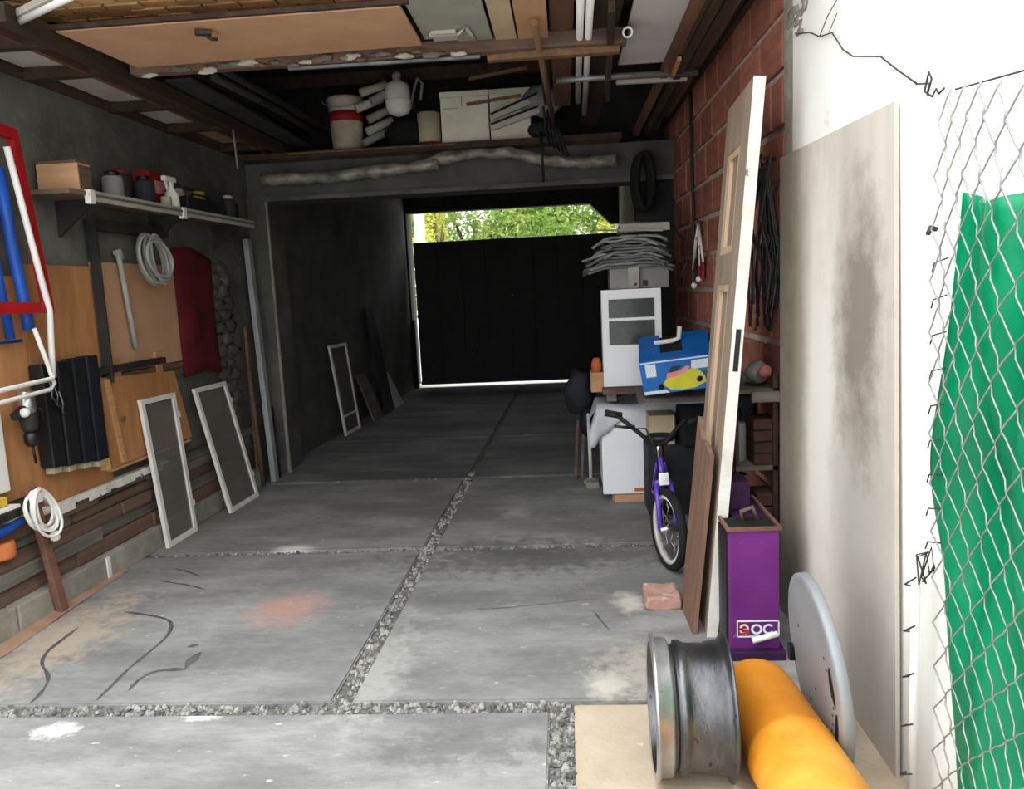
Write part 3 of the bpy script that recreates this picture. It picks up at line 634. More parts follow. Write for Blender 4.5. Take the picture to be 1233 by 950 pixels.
# dark odds and ends stored on top of the rack
for i in range(5):
    x = -1.97+.055*i; z = Z+.09+.03*(i%3)
    tag(MB().tube([(x-.02,4.2+.1*(i%2),z),(x,5.2,z+.02),(x+.02,6.05,z+.01)],.022,8).build('black_pipe','cable_black' if i%3 else 'dark_iron'),['first','second','third','fourth','last'][i]+' sooty black pipe from the tool wall, lying lengthways on the ceiling rack','pipe','black pipes stored on the ceiling rack')
tag(MB().span((-2.02,4.15,Z+.04),(-1.88,6.1,Z+.055)).build('rack_plank','near_black'),'dark board under the sooty black pipes','board')
# hanging rod
tag(MB().bar((-2.04,5.02,Z-.02),(-2.03,5.02,Z-.27),.016,.01,(1,0,0)).build('hanging_strap','galvanised'),'short pale strap hanging from the ceiling rack','strap')
# fluorescent tube
ft = thing('fluorescent_lamp','white fluorescent tube lamp at the ceiling corner','lamp',(-1.8,2.9,2.45))
MB().cyl((-2.045,3.045,Z-.01),(-1.45,2.70,Z-.01),.013).build('tube','light_tube',ft); MB().bar((-2.06,3.06,Z+.015),(-1.44,2.69,Z+.015),.04,.025).build('fitting','pale_panel',ft)
tag(MB().tube([(-2.2,2.97,Z-.03),(-2.14,3.0,Z-.03),(-2.13,3.02,Z-.09)],.008).build('lamp_cable','pale_panel'),'pale lamp cable hanging beside the fluorescent tube','cable')
# boards stored flat right of the brown panel
for nm,m,x0,x1,d0,d1,l in [('stored_plate','greenish_plate',-.585,-.44,3.2,3.72,'greenish grey plate stored under the ceiling beside the brown panel'),('stored_plate','greenish_plate',-.44,-.285,3.2,3.78,'second greenish plate stored under the ceiling'),
        ('stored_board','cream_board',-.27,-.175,3.2,3.8,'cream board stored under the ceiling'),('stored_board','hardboard',-.165,-.03,3.2,3.82,'brown board stored under the ceiling beside the cream board')]:
    tag(MB().span((x0,d0,Z+.03),(x1,d1,Z+.045)).build(nm,m),l,'board')
cr_ = thing('folded_chair','pale tubular chair frame stored on the greenish plates','frame',(-.42,3.6,Z+.02))
MB().tube([(-.55,3.62,Z+.018),(-.42,3.63,Z+.018),(-.38,3.56,Z+.018),(-.36,3.76,Z+.018)],.009).build('tube','pale_panel',cr_); MB().span((-.54,3.60,Z+.012),(-.43,3.7,Z+.028)).build('seat','pale_panel',cr_)
# timbers, joists
for x0,x1,m,d0,d1,l in [(-.02,.085,'red_timber',3.1,5.35,'red brown joist beside the white ceiling pipes'),(-.085,-.035,'dark_timber',3.2,5.3,'dark narrow joist left of the red brown joist'),(.165,.29,'dark_timber',3.1,6.1,'wide dark plank right of the white ceiling pipes')]:
    tag(MB().span((x0,d0,Z+.055),(x1,d1,Z+.11),.004).build('ceiling_joist',m),l,'joist')
tag(MB().bar((-.32,3.885,Z-.02),(.3,3.885,Z-.02),.05,.04,bev=.003).build('cross_batten','tan_timber'),'tan cross batten under the white ceiling pipes','batten')
tag(MB().bar((.235,3.4,Z+.01),(.30,5.0,Z+.01),.03,.045).build('ceiling_batten','dark_timber'),'dark batten beside the pale grey ceiling sheet','batten')
tag(MB().tube([(0.0,4.47,Z),(.25,4.475,Z+.003),(.76,4.51,Z+.005)],.017,10).build('cross_pipe','galvanised'),'galvanised cross pipe under the pale grey ceiling sheet','pipe')
tag(MB().bar((.33,4.6,Z),(.72,4.62,Z),.03,.02).build('cross_strip','pale_panel'),'pale strip behind the galvanised cross pipe','strip')
for x0,x1,d0,d1,l in [(.105,.128,3.1,5.1,'shorter white plastic pipe under the ceiling'),(.143,.178,3.1,5.46,'longer white plastic pipe under the ceiling')]:
    tag(MB().cyl((x0,d0,Z+.022),(x1,d1,Z+.022),.0165,None,12).build('white_pipe','white_plastic'),l,'pipe')
tag(MB().span((.335,3.1,Z+.06),(.60,4.48,Z+.072)).build('ceiling_sheet','grey_sheet'),'pale grey ceiling sheet beside the brick wall','sheet')
rp_ = MB(); rp_.norecalc = True; rp_.lathe((.322,3.70,Z-.005),(.08,1,.27),[(.0235,0),(.0235,.2),(.016,.2),(.016,0),(.0235,0)],18,False)
tag(rp_.build('open_pipe','white_plastic'),'open ended white pipe seen end on beside the grey ceiling sheet','pipe')
for i,(x,z,m,d0,d1) in enumerate([(.63,.0,'red_timber',3.3,6.3),(.67,.02,'tan_timber',3.3,4.3),(.70,-.01,'dark_timber',3.28,6.2),(.75,.0,'dark_timber',3.3,6.1),(.80,.03,'red_timber',3.3,5.8),(.835,.06,'dark_timber',3.3,6.2)]):
    tag(MB().bar((x-.04,d0,Z+z+.03),(x-.04,d1,Z+z+.03),.04,.05,bev=.003).build('roof_batten',m),['red brown batten next to the grey ceiling sheet','short tan batten stub under the roof','dark batten third from the brick wall top','thick dark batten over the brick wall','red batten lying over the brick wall','dark wall plate on top of the brick wall'][i],'batten')
tag(MB().bar((.62,4.2,Z-.0),(.63,4.55,Z-.0),.02,.02).build('batten_stub','ply_edge'),'short bare batten end by the galvanised pipe','batten')
struct(MB(RW).span((-.2,3.28,2.60),(.03,6.6,2.64)).build('trim_1','dark_timber'),'dark wall plate on the brick wall','trim')
# pale rod hanging down from the loft
tag(MB().tube([(-.084,3.5,Z),(-.06,4.3,Z-.02),(-.025,5.65,Z-.02)],.016,8).build('pale_rod','tan_timber'),'pale round rod lying lengthways under the joists','rod')
tag(MB().tube([(-.13,5.895,2.50),(-.125,5.89,2.4),(-.12,5.88,2.15)],.012,6).build('hanging_rope','cable_black'),'dark rope hanging from the loft shelf beside the white boxes','rope')
for i in range(5):
    tag(MB().tube([(-.09+.025*i,5.3+.1*i,2.55),(-.08+.02*i,5.4,2.42),(-.06+.03*i,5.5,2.34-.02*i)],.008,6).build('dangling_wire','cable_black'),'thin black wire dangling among the joists','wire','wires dangling among the joists')
# loft shelf and goods
ls = thing('loft_shelf','dark wide loft shelf over the beam','shelf',(-.8,6.1,2.44))
MB().span((-2.4,5.92,2.44),(.45,6.6,2.462)).build('board','old_wood_brown',ls); MB().span((-2.4,5.9,2.425),(.45,5.92,2.47)).build('front_edge','dark_timber',ls)
MB().span((-2.0,5.893,2.452),(-.75,5.9,2.462)).build('edge_strip','tan_timber',ls)
ZL = 2.464
bu = thing('paint_bucket','white paint bucket with red band on the loft shelf','bucket',(-1.59,6.08,ZL))
MB().lathe((-1.59,6.08,ZL),(0,0,1),[(.105,0),(.112,.02),(.128,.37),(.134,.375),(.134,.40),(.12,.405)],24).build('body','bucket_white',bu)
MB().lathe((-1.59,6.08,ZL+.225),(0,0,1),[(.1215,0),(.1235,.0),(.1265,.07),(.1245,.07)],24,False).build('band','red_label',bu)
MB().tube([(-1.59+.135*math.cos(t),6.0-.06,ZL+.36-.05*math.sin(t)) for t in [math.pi*k/10 for k in range(11)]],.004,6).build('handle','wire_grey',bu)
for i,(x,z,a) in enumerate([(-1.40,.02,.5),(-1.36,.1,.45),(-1.34,.18,.5),(-1.42,.26,.4),(-1.30,.3,.55),(-1.37,.36,.35)]):
    tag(MB().cyl((x-.06,6.02-.02*i,ZL+.035+z),(x+.12,6.1-.02*i,ZL+.035+z+a*.2),.03,None,10).build('pipe_offcut','pale_panel' if i%2 else 'appliance_grey'),('topmost' if i == 5 else 'lowest' if i == 0 else ORD[i]+' from the bottom')+', grey pipe offcut in the pile beside the paint bucket','pipe','pipe offcuts on the loft shelf')
jg = thing('white_jug','upturned white plastic demijohn on the loft shelf','jug',(-1.17,6.02,ZL+.2))
MB().lathe((-1.17,6.0,ZL+.235),(0,0,1),[(.03,0),(.075,.02),(.092,.06),(.092,.19),(.08,.225),(.035,.245),(.03,.265)],22).build('body','white_plastic',jg)
MB().lathe((-1.17,6.0,ZL+.50),(0,0,1),[(.034,0),(.034,.03),(.02,.045)],12).build('cap','appliance_grey',jg)
MB().lathe((-1.17,6.0,ZL+.33),(0,0,1),[(.0925,0),(.096,.005),(.096,.012),(.0925,.017)],22,False).build('rib','white_plastic',jg)
hb = thing('hook_pair','grey bent handles sticking up behind the demijohn','handle',(-1.15,6.2,ZL+.3))
MB().tube([(-1.10,6.1,ZL+.3),(-1.06,6.1,ZL+.46),(-1.03,6.1,ZL+.52),(-1.0,6.1,ZL+.48),(-1.02,6.1,ZL+.36)],.012).build('loop','appliance_grey',hb); MB().tube([(-1.3,6.1,ZL+.4),(-1.32,6.1,ZL+.5),(-1.28,6.1,ZL+.53)],.014).build('loop','appliance_grey',hb)
bg_ = MB(); bg_.blob((-1.13,6.06,ZL+.115),.13,(1.25,.9,.9),.2,3,4)
tag(bg_.build('black_bag','black_matte'),'shapeless black bag under the white demijohn','bag')
tn = thing('cream_tin','dented cream tin on a red lid on the loft shelf','tin',(-.95,6.0,ZL)); MB().lathe((-.955,6.02,ZL+.03),(0,0,1),[(.082,0),(.085,.01),(.085,.21),(.08,.215)],20).build('body','cream_tin',tn); MB().lathe((-.94,6.02,ZL),(0,0,1),[(.08,0),(.08,.03)],18).build('red_lid','red_label',tn)
b1 = thing('white_carton','large white cardboard box with lid flap on the loft shelf','box',(-.68,6.1,ZL))
MB().span((-.855,5.97,ZL),(-.505,6.3,ZL+.335),.004).build('body','box_white',b1); MB().span((-.86,5.964,ZL+.337),(-.5,6.305,ZL+.375),.004).build('lid','box_white',b1); MB().span((-.70,5.962,ZL+.27),(-.695,5.969,ZL+.335)).span((-.84,5.965,ZL+.255),(-.72,5.969,ZL+.258)).span((-.66,5.965,ZL+.275),(-.62,5.969,ZL+.29)).build('pencil_mark','appliance_grey',b1)
b2 = thing('white_carton','second white cardboard box behind the leaning slats on the loft shelf','box',(-.34,6.1,ZL))
MB().span((-.495,6.0,ZL+.01),(-.20,6.3,ZL+.36),.004).build('body','box_white',b2); MB().span((-.5,5.995,ZL+.345),(-.195,6.305,ZL+.38),.003).build('lid','box_white',b2)
for i,(z0,z1) in enumerate([(.17,.29),(.10,.20)]):
    tag(MB().bar((-.49,5.94,ZL+z0),(-.13,5.92,ZL+z1),.05,.03,(0,1,0)).build('leaning_lath','pale_panel'),['upper pale slat leaning across the second white box','lower pale slat leaning across the second white box'][i],'slat')
    tag(MB().bar((-.485,5.905,ZL+z0+.016),(-.14,5.885,ZL+z1+.016),.012,.012,(0,1,0)).build('thin_rod','black_matte'),['black rod along the upper pale slat','black rod along the lower pale slat'][i],'rod')
sk = MB(); sk.blob((-.12,5.98,ZL+.27),.13,(1.1,.7,.8),.25,3,9); tag(sk.build('grey_sack','appliance_grey'),'crumpled grey sack on top of the slats','sack')
sk = MB(); sk.blob((-.13,6.0,ZL+.07),.09,(1,.8,.7),.3,2,2); tag(sk.build('dark_sack','bag_dark'),'small dark sack at the end of the loft shelf','sack')
for i,(a,c) in enumerate([((-.62,5.6,2.66),(-.25,5.7,2.72)),((-.60,5.62,2.83),(-.2,5.7,2.90))]):
    tag(MB().bar(a,c,.02,.02).build('pale_stick','tan_timber'),['lower pale stick above the white cartons','upper pale stick above the white cartons'][i],'stick')
# wrapped duct along the beam
def duct(pts, r, nm, lab):
    b = MB(); P = []
    for a,c in zip(pts,pts[1:]): P += [lerp(a,c,i/8) for i in range(8)]
    P.append(V(pts[-1])); b.tube(P,r,14); b.jitter(.02,11); b.jitter(.008,34)
    tag(b.build(nm,'foil'),lab,'duct')
duct([(-2.25,6.02,2.30),(-1.7,6.02,2.29),(-1.2,6.02,2.33),(-.9,6.02,2.34)],.045,'wrapped_duct','crumpled foil wrapped pipe along the tool wall end of the beam')
duct([(-1.02,6.04,2.36),(-.7,6.02,2.40),(-.35,6.0,2.385),(-.1,6.02,2.32),(.15,6.03,2.29),(.42,6.05,2.30)],.04,'wrapped_duct','crumpled foil wrapped pipe bending down towards the brick wall')
# black tyre-like hose hanging at the right pier
th_ = thing('hanging_hose','thick black hose hanging on the dark pier above the newspapers','hose',(.62,5.9,1.9))
for i in range(3): MB().tube([(.60+.06*math.cos(t)+.01*i,6.1-.05*i,2.13+.2*math.sin(t)) for t in [2*math.pi*k/20 for k in range(20)]],.022,8,True).build('hose_loop','rubber',th_)

# ================================================================== BACK GATE AND OUTSIDE
gt_ = thing('back_gate','black sheet steel gate closing the far end of the garage','gate',(-.6,11.44,0))
n_ = 9; x0,x1 = -2.15,.95
for i in range(n_):
    a = x0+(x1-x0)*i/n_; c = x0+(x1-x0)*(i+1)/n_
    MB().span((a+.002,11.45,.045),(c-.002,11.465,2.105),.004).build('sheet_panel','gate_black',gt_)
MB().span((x0,11.4655,.046),(x1,11.475,2.104)).build('backing_sheet','gate_black',gt_)
for z in (.07,1.05,2.08): MB().span((x0,11.425,z-.025),(x1,11.45,z+.025)).build('rail','gate_black',gt_)
for i in range(4):
    a = -2.1+i*.78; MB().bar((a,11.42,.1),(a+.39,11.42,.95),.03,.02,(0,1,0)).build('brace','gate_black',gt_); MB().bar((a+.78,11.415,.1),(a+.39,11.415,.95),.03,.02,(0,1,0)).build('brace','gate_black',gt_)
for x,z in ((-.75,1.3),(-1.36,.47),(-1.37,.58)): MB().blob((x,11.4,z),.018,jag=0,sub=1).build('light_spot','chrome',gt_)  # bright blobs standing in for spots of light on the gate
MB().span((-2.24,11.40,0),(-2.19,11.5,1.0)).build('hinge_post','black_matte',gt_)
def crown(label, c, R, n, m, seed, size=.13):
    c = V(c); t = thing('tree',label,'tree',(c.x,c.y,0),'trees behind the gate'); r = random.Random(seed)
    MB().tube([(c.x,c.y,0),(c.x+.05,c.y,c.z*.5),(c.x,c.y,c.z)],.14,10,False,.06).build('trunk','bark',t)
    bs = MB()
    for k in range(6):
        a = r.uniform(0,6.28); e = c+V((R[0]*.6*math.cos(a),R[1]*.6*math.sin(a),r.uniform(-.3,.6)*R[2])); bs.tube([V((c.x,c.y,c.z*.6)),lerp((c.x,c.y,c.z*.6),e,.5)+V((0,0,.1)),e],.05,6,False,.015)
    bs.build('branches','bark',t)
    b = MB(); b.norecalc = True
    for _ in range(int(n*2.6)):
        d = V((r.gauss(0,1),r.gauss(0,1),r.gauss(0,1))).normalized()*r.uniform(.45,1)**.5
        p = c+V((d.x*R[0],d.y*R[1],d.z*R[2])); p += noise.noise_vector(p*1.3)*.35
        u = V((r.gauss(0,1),r.gauss(0,1),r.gauss(0,.7))).normalized(); w_ = u.cross(V((r.gauss(0,1),r.gauss(0,1),r.gauss(0,1)))).normalized(); s_ = size*.55*r.uniform(.6,1.3)
        b._add([p-u*s_,p+w_*s_*.45+u*s_*.1,p+u*s_,p-w_*s_*.45+u*s_*.1],[(0,1,2,3)])
    b.build('foliage',m,t,kind='stuff')
crown('dense green tree in the middle of the gate opening',(-1.9,17.5,2.9),(2.3,1.4,2.3),9000,'leaf',1)
crown('dark green tree behind the white concrete post',(-5.2,18.5,3.2),(2.2,1.3,2.4),7000,'leaf_dark',2)
crown('light green tree filling the opening towards the brick wall',(.2,19.0,2.7),(1.9,1.4,2.1),6500,'leaf',3)
crown('yellow green tree at the cut corner of the opening',(2.0,17.0,2.7),(1.15,1.0,1.7),5200,'leaf_yellow',4)
crown('small yellow leaved shrub next to the white post',(-2.47,15.6,2.4),(.28,.35,1.0),1500,'leaf_yellow',5,.09)
tag(MB().span((-2.585,13.95,0),(-2.42,14.12,3.6),.01).build('concrete_post','post_white'),'white concrete post outside the back gate','post')

# ================================================================== RIGHT SIDE THINGS
# leaning sheet
sp_ = MB(); Pn = [V((.868,2.095,0)),V((.864,3.27,0)),V((.874,3.30,1.86)),V((.876,2.205,1.835))]
sp_.quad(Pn,.012)
so = tag(sp_.build('leaning_sheet','asbestos'),'stained grey white cement sheet leaning on the white outer wall','sheet')
# fridge
fr = thing('freezer','small white chest refrigerator standing under the toy box','refrigerator',(.5,5.25,0))
MB().span((.205,5.0,.06),(.78,5.52,.60),.012).build('body','white_enamel',fr); MB().span((.2,4.965,.055),(.785,4.997,.59),.01).build('door','white_enamel',fr)
for x in (.3,.7): MB().span((x-.04,5.02,0),(x+.04,5.10,.06)).build('foot','block',fr)
MB().span((.40,4.955,.075),(.55,4.964,.095)).build('orange_strip','orange',fr)
tag(MB().span((.27,4.97,0),(.6,5.01,.05),.004).build('wood_block','cardboard'),'pale wood block under the refrigerator front','block')
cl = MB()
def clf(u,v):
    x = .10+.60*u; y = 4.95+.5*v; z = .612+.02*math.sin(7*u+5*v)+.02*math.sin(13*u*v)
    if u < .2: z -= (.2-u)*.55*(1+.4*math.sin(v*9)); x = .19-(.2-u)*.35*(.6+.4*math.sin(v*8+1))
    if v < .2: z -= (.2-v)*.9*(.75+.35*math.sin(u*11)); y = 4.94-.006*math.sin(u*17)
    return (x,y,z)
cl.grid(clf,26,18,.004); tag(cl.build('white_cloth','cloth_white'),'crumpled white cloth draped over the refrigerator top','cloth')
pl = thing('wooden_shelf_board','brown board lying across the cloth under the white cabinet','board',(.45,5.15,.66)); MB().span((.22,4.98,.70),(.66,5.34,.735),.004).build('board','old_wood_brown',pl); 
for x in (.28,.6): MB().span((x-.03,5.1,.64),(x+.03,5.3,.70)).build('support','block',pl)
cb = thing('white_cabinet','small white cabinet with two glass panes','cabinet',(.42,5.2,.74))
MB().span((.237,5.10,.738),(.595,5.34,1.355),.004).build('body','white_frame',cb)
dd = MB(); dd.span((.232,5.07,.74),(.275,5.097,1.357)).span((.566,5.07,.74),(.606,5.097,1.357)).span((.275,5.07,.74),(.566,5.097,1.005)).span((.275,5.07,1.297),(.566,5.097,1.357)).span((.275,5.07,1.16),(.566,5.097,1.178))
dr_ = dd.build('door','white_enamel',cb)
for z0,z1 in ((1.005,1.16),(1.178,1.297)): MB().span((.277,5.078,z0+.002),(.564,5.086,z1-.002)).build('pane','dark_glass',dr_)
tag(MB().span((.15,5.12,.70),(.235,5.3,.83),.004).build('brown_carton','cardboard'),'small brown carton left of the white cabinet','box')
tag(MB().lathe((.19,5.15,.832),(0,0,1),[(.03,0),(.034,.05),(.02,.09)],12).build('clay_pot','orange'),'small clay pot on the brown carton','pot')
g1 = thing('grey_console','pale grey appliance on top of the white cabinet','appliance',(.4,5.2,1.36)); MB().span((.29,5.08,1.36),(.47,5.3,1.50),.01).build('body','appliance_grey',g1); MB().span((.405,5.07,1.362),(.475,5.08,1.498),.004).build('front','pale_panel',g1); MB().cyl((.45,5.068,1.385),(.45,5.062,1.385),.009).build('knob','black_plastic',g1)
g2 = thing('grey_box','grey box with dark hole next to the console','box',(.57,5.2,1.36)); MB().span((.48,5.12,1.36),(.665,5.35,1.50),.004).build('carton','appliance_grey',g2); MB().span((.50,5.114,1.375),(.53,5.121,1.41)).build('hole','black_plastic',g2)
rn = random.Random(21)
for i in range(11):
    z = 1.506+i*.0185; cx = .45+rn.uniform(-.035,.035)-.02*(i<6); a = rn.uniform(-.3,.3); hw = .265-.007*i+rn.uniform(-.02,.02); hd = .16
    b = MB(); ph = rn.uniform(0,6)
    def nf(u,v,cx=cx,a=a,hw=hw,z=z,ph=ph):
        x = (u-.5)*2*hw; y = (v-.5)*2*hd; dr2 = -.12*max(0,abs(u-.5)*2-.62)**1.3*(1+.3*math.sin(ph+v*5))
        return (cx+x*math.cos(a)-y*math.sin(a), 5.22+x*math.sin(a)+y*math.cos(a), z+dr2+.0025*math.sin(ph+u*11)+.0015*math.sin(v*9))
    b.grid(nf,16,7,.014); b.jitter(.011,11)
    tag(b.build('newspaper','newsprint'),('topmost' if i == 10 else 'lowest' if i == 0 else ORD[i]+' from the bottom')+', old newspaper in the sagging pile on the grey appliances','newspaper','old newspapers piled on the appliances')
fb = thing('flat_carton','flat pale carton on top of the newspaper pile','box',(.5,5.2,1.70)); MB().span((.36,5.06,1.712),(.67,5.32,1.757),.004).build('carton','pale_panel',fb); MB().quad([(.36,5.055,1.757),(.66,5.055,1.757),(.64,5.3,1.775),(.42,5.3,1.79)],.004).build('flap','pale_panel',fb)
tag(MB().bar((.20,5.05,1.735),(.62,5.04,1.708),.06,.008).build('loose_card','pale_panel'),'pale strip of card sticking out beside the newspaper pile','card')
tag(MB().tube([(.655,5.2,1.752),(.70,5.12,1.74),(.755,5.02,1.62),(.76,5.0,1.5),(.72,5.0,1.42)],.006,6).build('loose_wire','cable_black'),'black wire hanging beside the newspaper pile','wire')
# dark bag and poles left of the refrigerator
db = MB(); db.blob((.08,5.75,.62),.14,(.8,.8,1.25),.3,3,6); tag(db.build('dark_bag','bag_dark'),'dark cloth bag hanging beside the refrigerator','bag')
db = MB(); db.blob((.14,5.6,.42),.08,(.9,.8,1.5),.2,2,3); tag(db.build('navy_bag','navy_black'),'navy bag hanging below the dark cloth bag','bag')
wpo = thing('white_pole','thin white pole on a round foot beside the refrigerator','pole',(.137,5.49,0))
MB().tube([(.137,5.49,.03),(.135,5.5,.5)],.012,8).build('shaft','white_plastic',wpo); MB().lathe((.137,5.49,0),(0,0,1),[(.05,0),(.05,.02),(.02,.04)],14).build('foot','pale_panel',wpo)
for i,x in enumerate((.03,.075)): tag(MB().bar((x,5.62+.05*i,0),(x+.03,5.7,.42),.04,.02,(1,0,0)).build('short_plank',['old_wood_brown','old_wood_grey'][i]),['short brown plank propped beside the refrigerator','short grey plank propped beside the refrigerator'][i],'plank')
tag(MB().span((.10,5.35,0),(.19,5.46,.04),.004).build('grey_tile','block'),'small grey slab on the floor by the refrigerator','slab')
# cartons between refrigerator and toy box
tag(MB().span((.48,4.72,.42),(.63,4.93,.60),.004).build('pale_carton','cream_board'),'pale carton under the blue toy box','box')
tag(MB().span((.66,4.62,.422),(.84,4.9,.692),.02).build('black_case','black_matte'),'black case under the blue toy box','case')
tag(MB().span((.46,4.66,.0),(.85,4.94,.42),.004).build('dark_crate','bag_dark'),'dark crate behind the bicycle','crate')
tag(MB().quad([(.40,4.5,.700),(.86,4.5,.700),(.86,4.95,.728),(.42,4.95,.728)],.012).build('support_board','old_wood_grey'),'grey board carrying the blue toy box','board')
# toy box, tilted
tx = thing('toy_box','bright blue printed toy box with open lid','box',(.6,4.62,.74))
A=[V((.447,4.60,.742)),V((.80,4.53,.785)),V((.815,4.53,.978)),V((.418,4.60,.935))]
back = V((.03,.30,.12))
MB().quad(A,.004).build('front','ladder_blue_box',tx)
MB().quad([A[0],A[3],A[3]+back,A[0]+V((.03,.30,0))],.004).build('side','ladder_blue_box',tx)
MB().quad([A[1],A[2],A[2]+back,A[1]+V((.03,.30,0))],.004).build('side','ladder_blue_box',tx)
tp = [A[3],A[2],A[2]+back,A[3]+back]
MB().quad(sub(tp,0,.30,0,1),.004).quad(sub(tp,.62,1,0,1),.004).quad(sub(tp,.3,.62,0,.25),.004).build('lid','ladder_blue_box',tx)
MB().quad(sub(tp,.3,.62,.25,.9),.002,-1).build('opening','black_matte',tx)
MB().quad([p+V((0,-.002,.0)) for p in sub(A,0,1,.93,.97)],.003,1).build('edge_line','print_white',tx)
def pr2(poly, m, nm='print', off=.003):
    n = (A[1]-A[0]).cross(A[3]-A[0]).normalized()
    if n.y > 0: n = -n
    g = lambda u,v: lerp(lerp(A[0],A[1],u),lerp(A[3],A[2],u),v)
    MB().prism([g(u,v)+n*off for u,v in poly], n*.001).build(nm,m,tx)
pr2([(.07,.52),(.22,.52),(.22,.9),(.07,.9)],'print_white'); pr2([(.73,.62),(.98,.62),(.98,.88),(.73,.88)],'print_white')
pr2([(.30,.26),(.36,.42),(.50,.5),(.62,.56),(.74,.66),(.84,.58),(.93,.4),(.96,.2),(.8,.06),(.6,.04),(.42,.08)],'print_yellow','print_car')
pr2([(.36,.44),(.52,.46),(.64,.54),(.72,.70),(.66,.74),(.56,.62),(.38,.58)],'print_pink','print_roof',.0045)
pr2([(.40,.58),(.52,.62),(.60,.78),(.44,.76)],'green_dull','print_window',.0042)
for cu in (.27,.86): pr2([(cu+.045*math.cos(t),.2+.09*math.sin(t)+(.1 if cu>.5 else 0)) for t in [6.283*k/12 for k in range(12)]],'black_matte','print_wheel',.005)
pr2([(0,.0),(.4,.0),(.34,.1),(0,.1)],'print_white','print_band')
nT = V((0,-.1,.3)).normalized()*.003
for q in ((.08,.24,.3,.75),(.7,.9,.35,.8)):
    S4 = sub(tp,*q); c4 = sum(S4,V())/4
    MB().prism([c4+nT+(S4[1]-S4[0])*.5*math.cos(t)+(S4[3]-S4[0])*.5*math.sin(t)*(.8+.2*math.cos(3*t)) for t in [6.283*k/16 for k in range(16)]],nT*.3).build('print_swirl','print_magenta',tx)
tag(MB().tube([(.52,4.74,1.035),(.63,4.73,1.045),(.665,4.73,1.06),(.672,4.73,1.13)],.014,9).build('white_hook','white_plastic'),'white plastic hook tool lying across the toy box lid','hook')
# ---- bicycle
FW = V((.462,3.76,.2)); BSETS = {}
def steer(a):
    global BF, BR
    BF = V((math.sin(a),-math.cos(a),0)); BR = V((math.cos(a),math.sin(a),0))
def bp(f_,z,r_=0): return HP+BF*(f_+.09)+BR*r_+V((0,0,z))
steer(.26); HP = V((FW.x,FW.y,0))-BF*.09
by = thing('bicycle','small purple child bicycle parked behind the brown board','bicycle',(FW.x,FW.y+.3,0))
def wheel(c, nm):
    wv = MB(); wv.lathe(c,BR,[(.168,-.018),(.18,-.024),(.194,-.018),(.2,0),(.194,.018),(.18,.024),(.168,.018)],36,False,False,1,(0,0,1)); 
    ty = wv.build(nm,'rubber',by)
    MB().lathe(c,BR,[(.150,-.012),(.170,-.016),(.170,.016),(.150,.012),(.150,-.012)],36,False,False,1,(0,0,1)).build('rim','white_frame',ty)
    sp = MB()
    for k in range(18):
        a = 2*math.pi*k/18; e = c+(BF*math.cos(a)+V((0,0,1))*math.sin(a))*.153; h = c+BR*(.02 if k%2 else -.02)+(BF*math.cos(a+.5)+V((0,0,1))*math.sin(a+.5))*.016
        sp.tube([h,e],.0014,4)
    sp.build('spokes','chrome',ty); MB().cyl(c-BR*.045,c+BR*.045,.017,None,12).build('hub','chrome',ty)
wheel(FW,'front_wheel'); steer(-.12); wheel(bp(-.72,.2),'rear_wheel'); steer(.26)
hd_ = bp(-.10,.52); ht = bp(-.125,.60)
fk = MB()
for s_ in (-.042,.042): fk.tube([FW+BR*s_,bp(-.02,.32,s_),bp(-.06,.42,s_*.9)],.012,8)
fk.tube([bp(-.06,.42,-.042),bp(-.06,.43,0),bp(-.06,.42,.042)],.013,8); fk.build('fork','bike_purple',by)
MB().cyl(bp(-.06,.42),bp(-.10,.53),.017,None,12).build('head_tube','bike_purple',by)
steer(-.12)
MB().tube([bp(-.10,.51),bp(-.25,.42),bp(-.42,.28)],.016,9).tube([bp(-.08,.46),bp(-.3,.30),bp(-.42,.26)],.014,9).tube([bp(-.42,.26),bp(-.5,.45)],.014,9).tube([bp(-.42,.26,.03),bp(-.72,.2,.05)],.009,7).tube([bp(-.42,.26,-.03),bp(-.72,.2,-.05)],.009,7).tube([bp(-.48,.42,.02),bp(-.72,.2,.05)],.008,7).tube([bp(-.48,.42,-.02),bp(-.72,.2,-.05)],.008,7).build('frame','bike_purple',by)
steer(.26)
MB().tube([bp(-.10,.53),bp(-.115,.57),bp(-.10,.60)],.014,9).build('stem','chrome',by)
MB().tube([bp(-.16,.765,-.235),bp(-.15,.75,-.19),bp(-.115,.66,-.09),bp(-.10,.605,-.03),bp(-.10,.60,.0),bp(-.10,.605,.03),bp(-.115,.66,.09),bp(-.15,.70,.16),bp(-.16,.70,.2)],.011,9).build('handlebar','black_plastic',by)
for s_,z in ((-1,.765),(1,.70)): MB().cyl(bp(-.15,z-.014,s_*.17),bp(-.17,z+.004,s_*.25),.017,None,10).build('grip','rubber',by)
MB().tube([bp(-.12,.70,-.12),bp(-.09,.70,-.15),bp(-.085,.715,-.23)],.007,7).build('brake_lever','black_plastic',by)
MB().tube([bp(-.10,.69,-.12),bp(-.04,.70,-.09),bp(-.01,.6,-.05),bp(-.06,.45,-.02)],.004,6).build('brake_cable','cable_black',by)
steer(-.12)
MB().lathe(bp(-.52,.52),(0,0,1),[(.02,-.08),(.02,0),(.075,.02),(.085,.04),(.06,.055)],16,True,False,.75,BF).build('saddle','black_plastic',by)
MB().cyl(bp(-.5,.44),bp(-.52,.52),.011).build('seat_post','chrome',by)
MB().cyl(bp(-.42,.26,.02),bp(-.42,.26,.035),.055,None,18).build('chainring','steel_dark',by)
steer(.26); MB().bar(bp(-.035,.41),bp(-.05,.47),.05,.012,(0,1,0),.003).build('front_reflector','chrome',by)
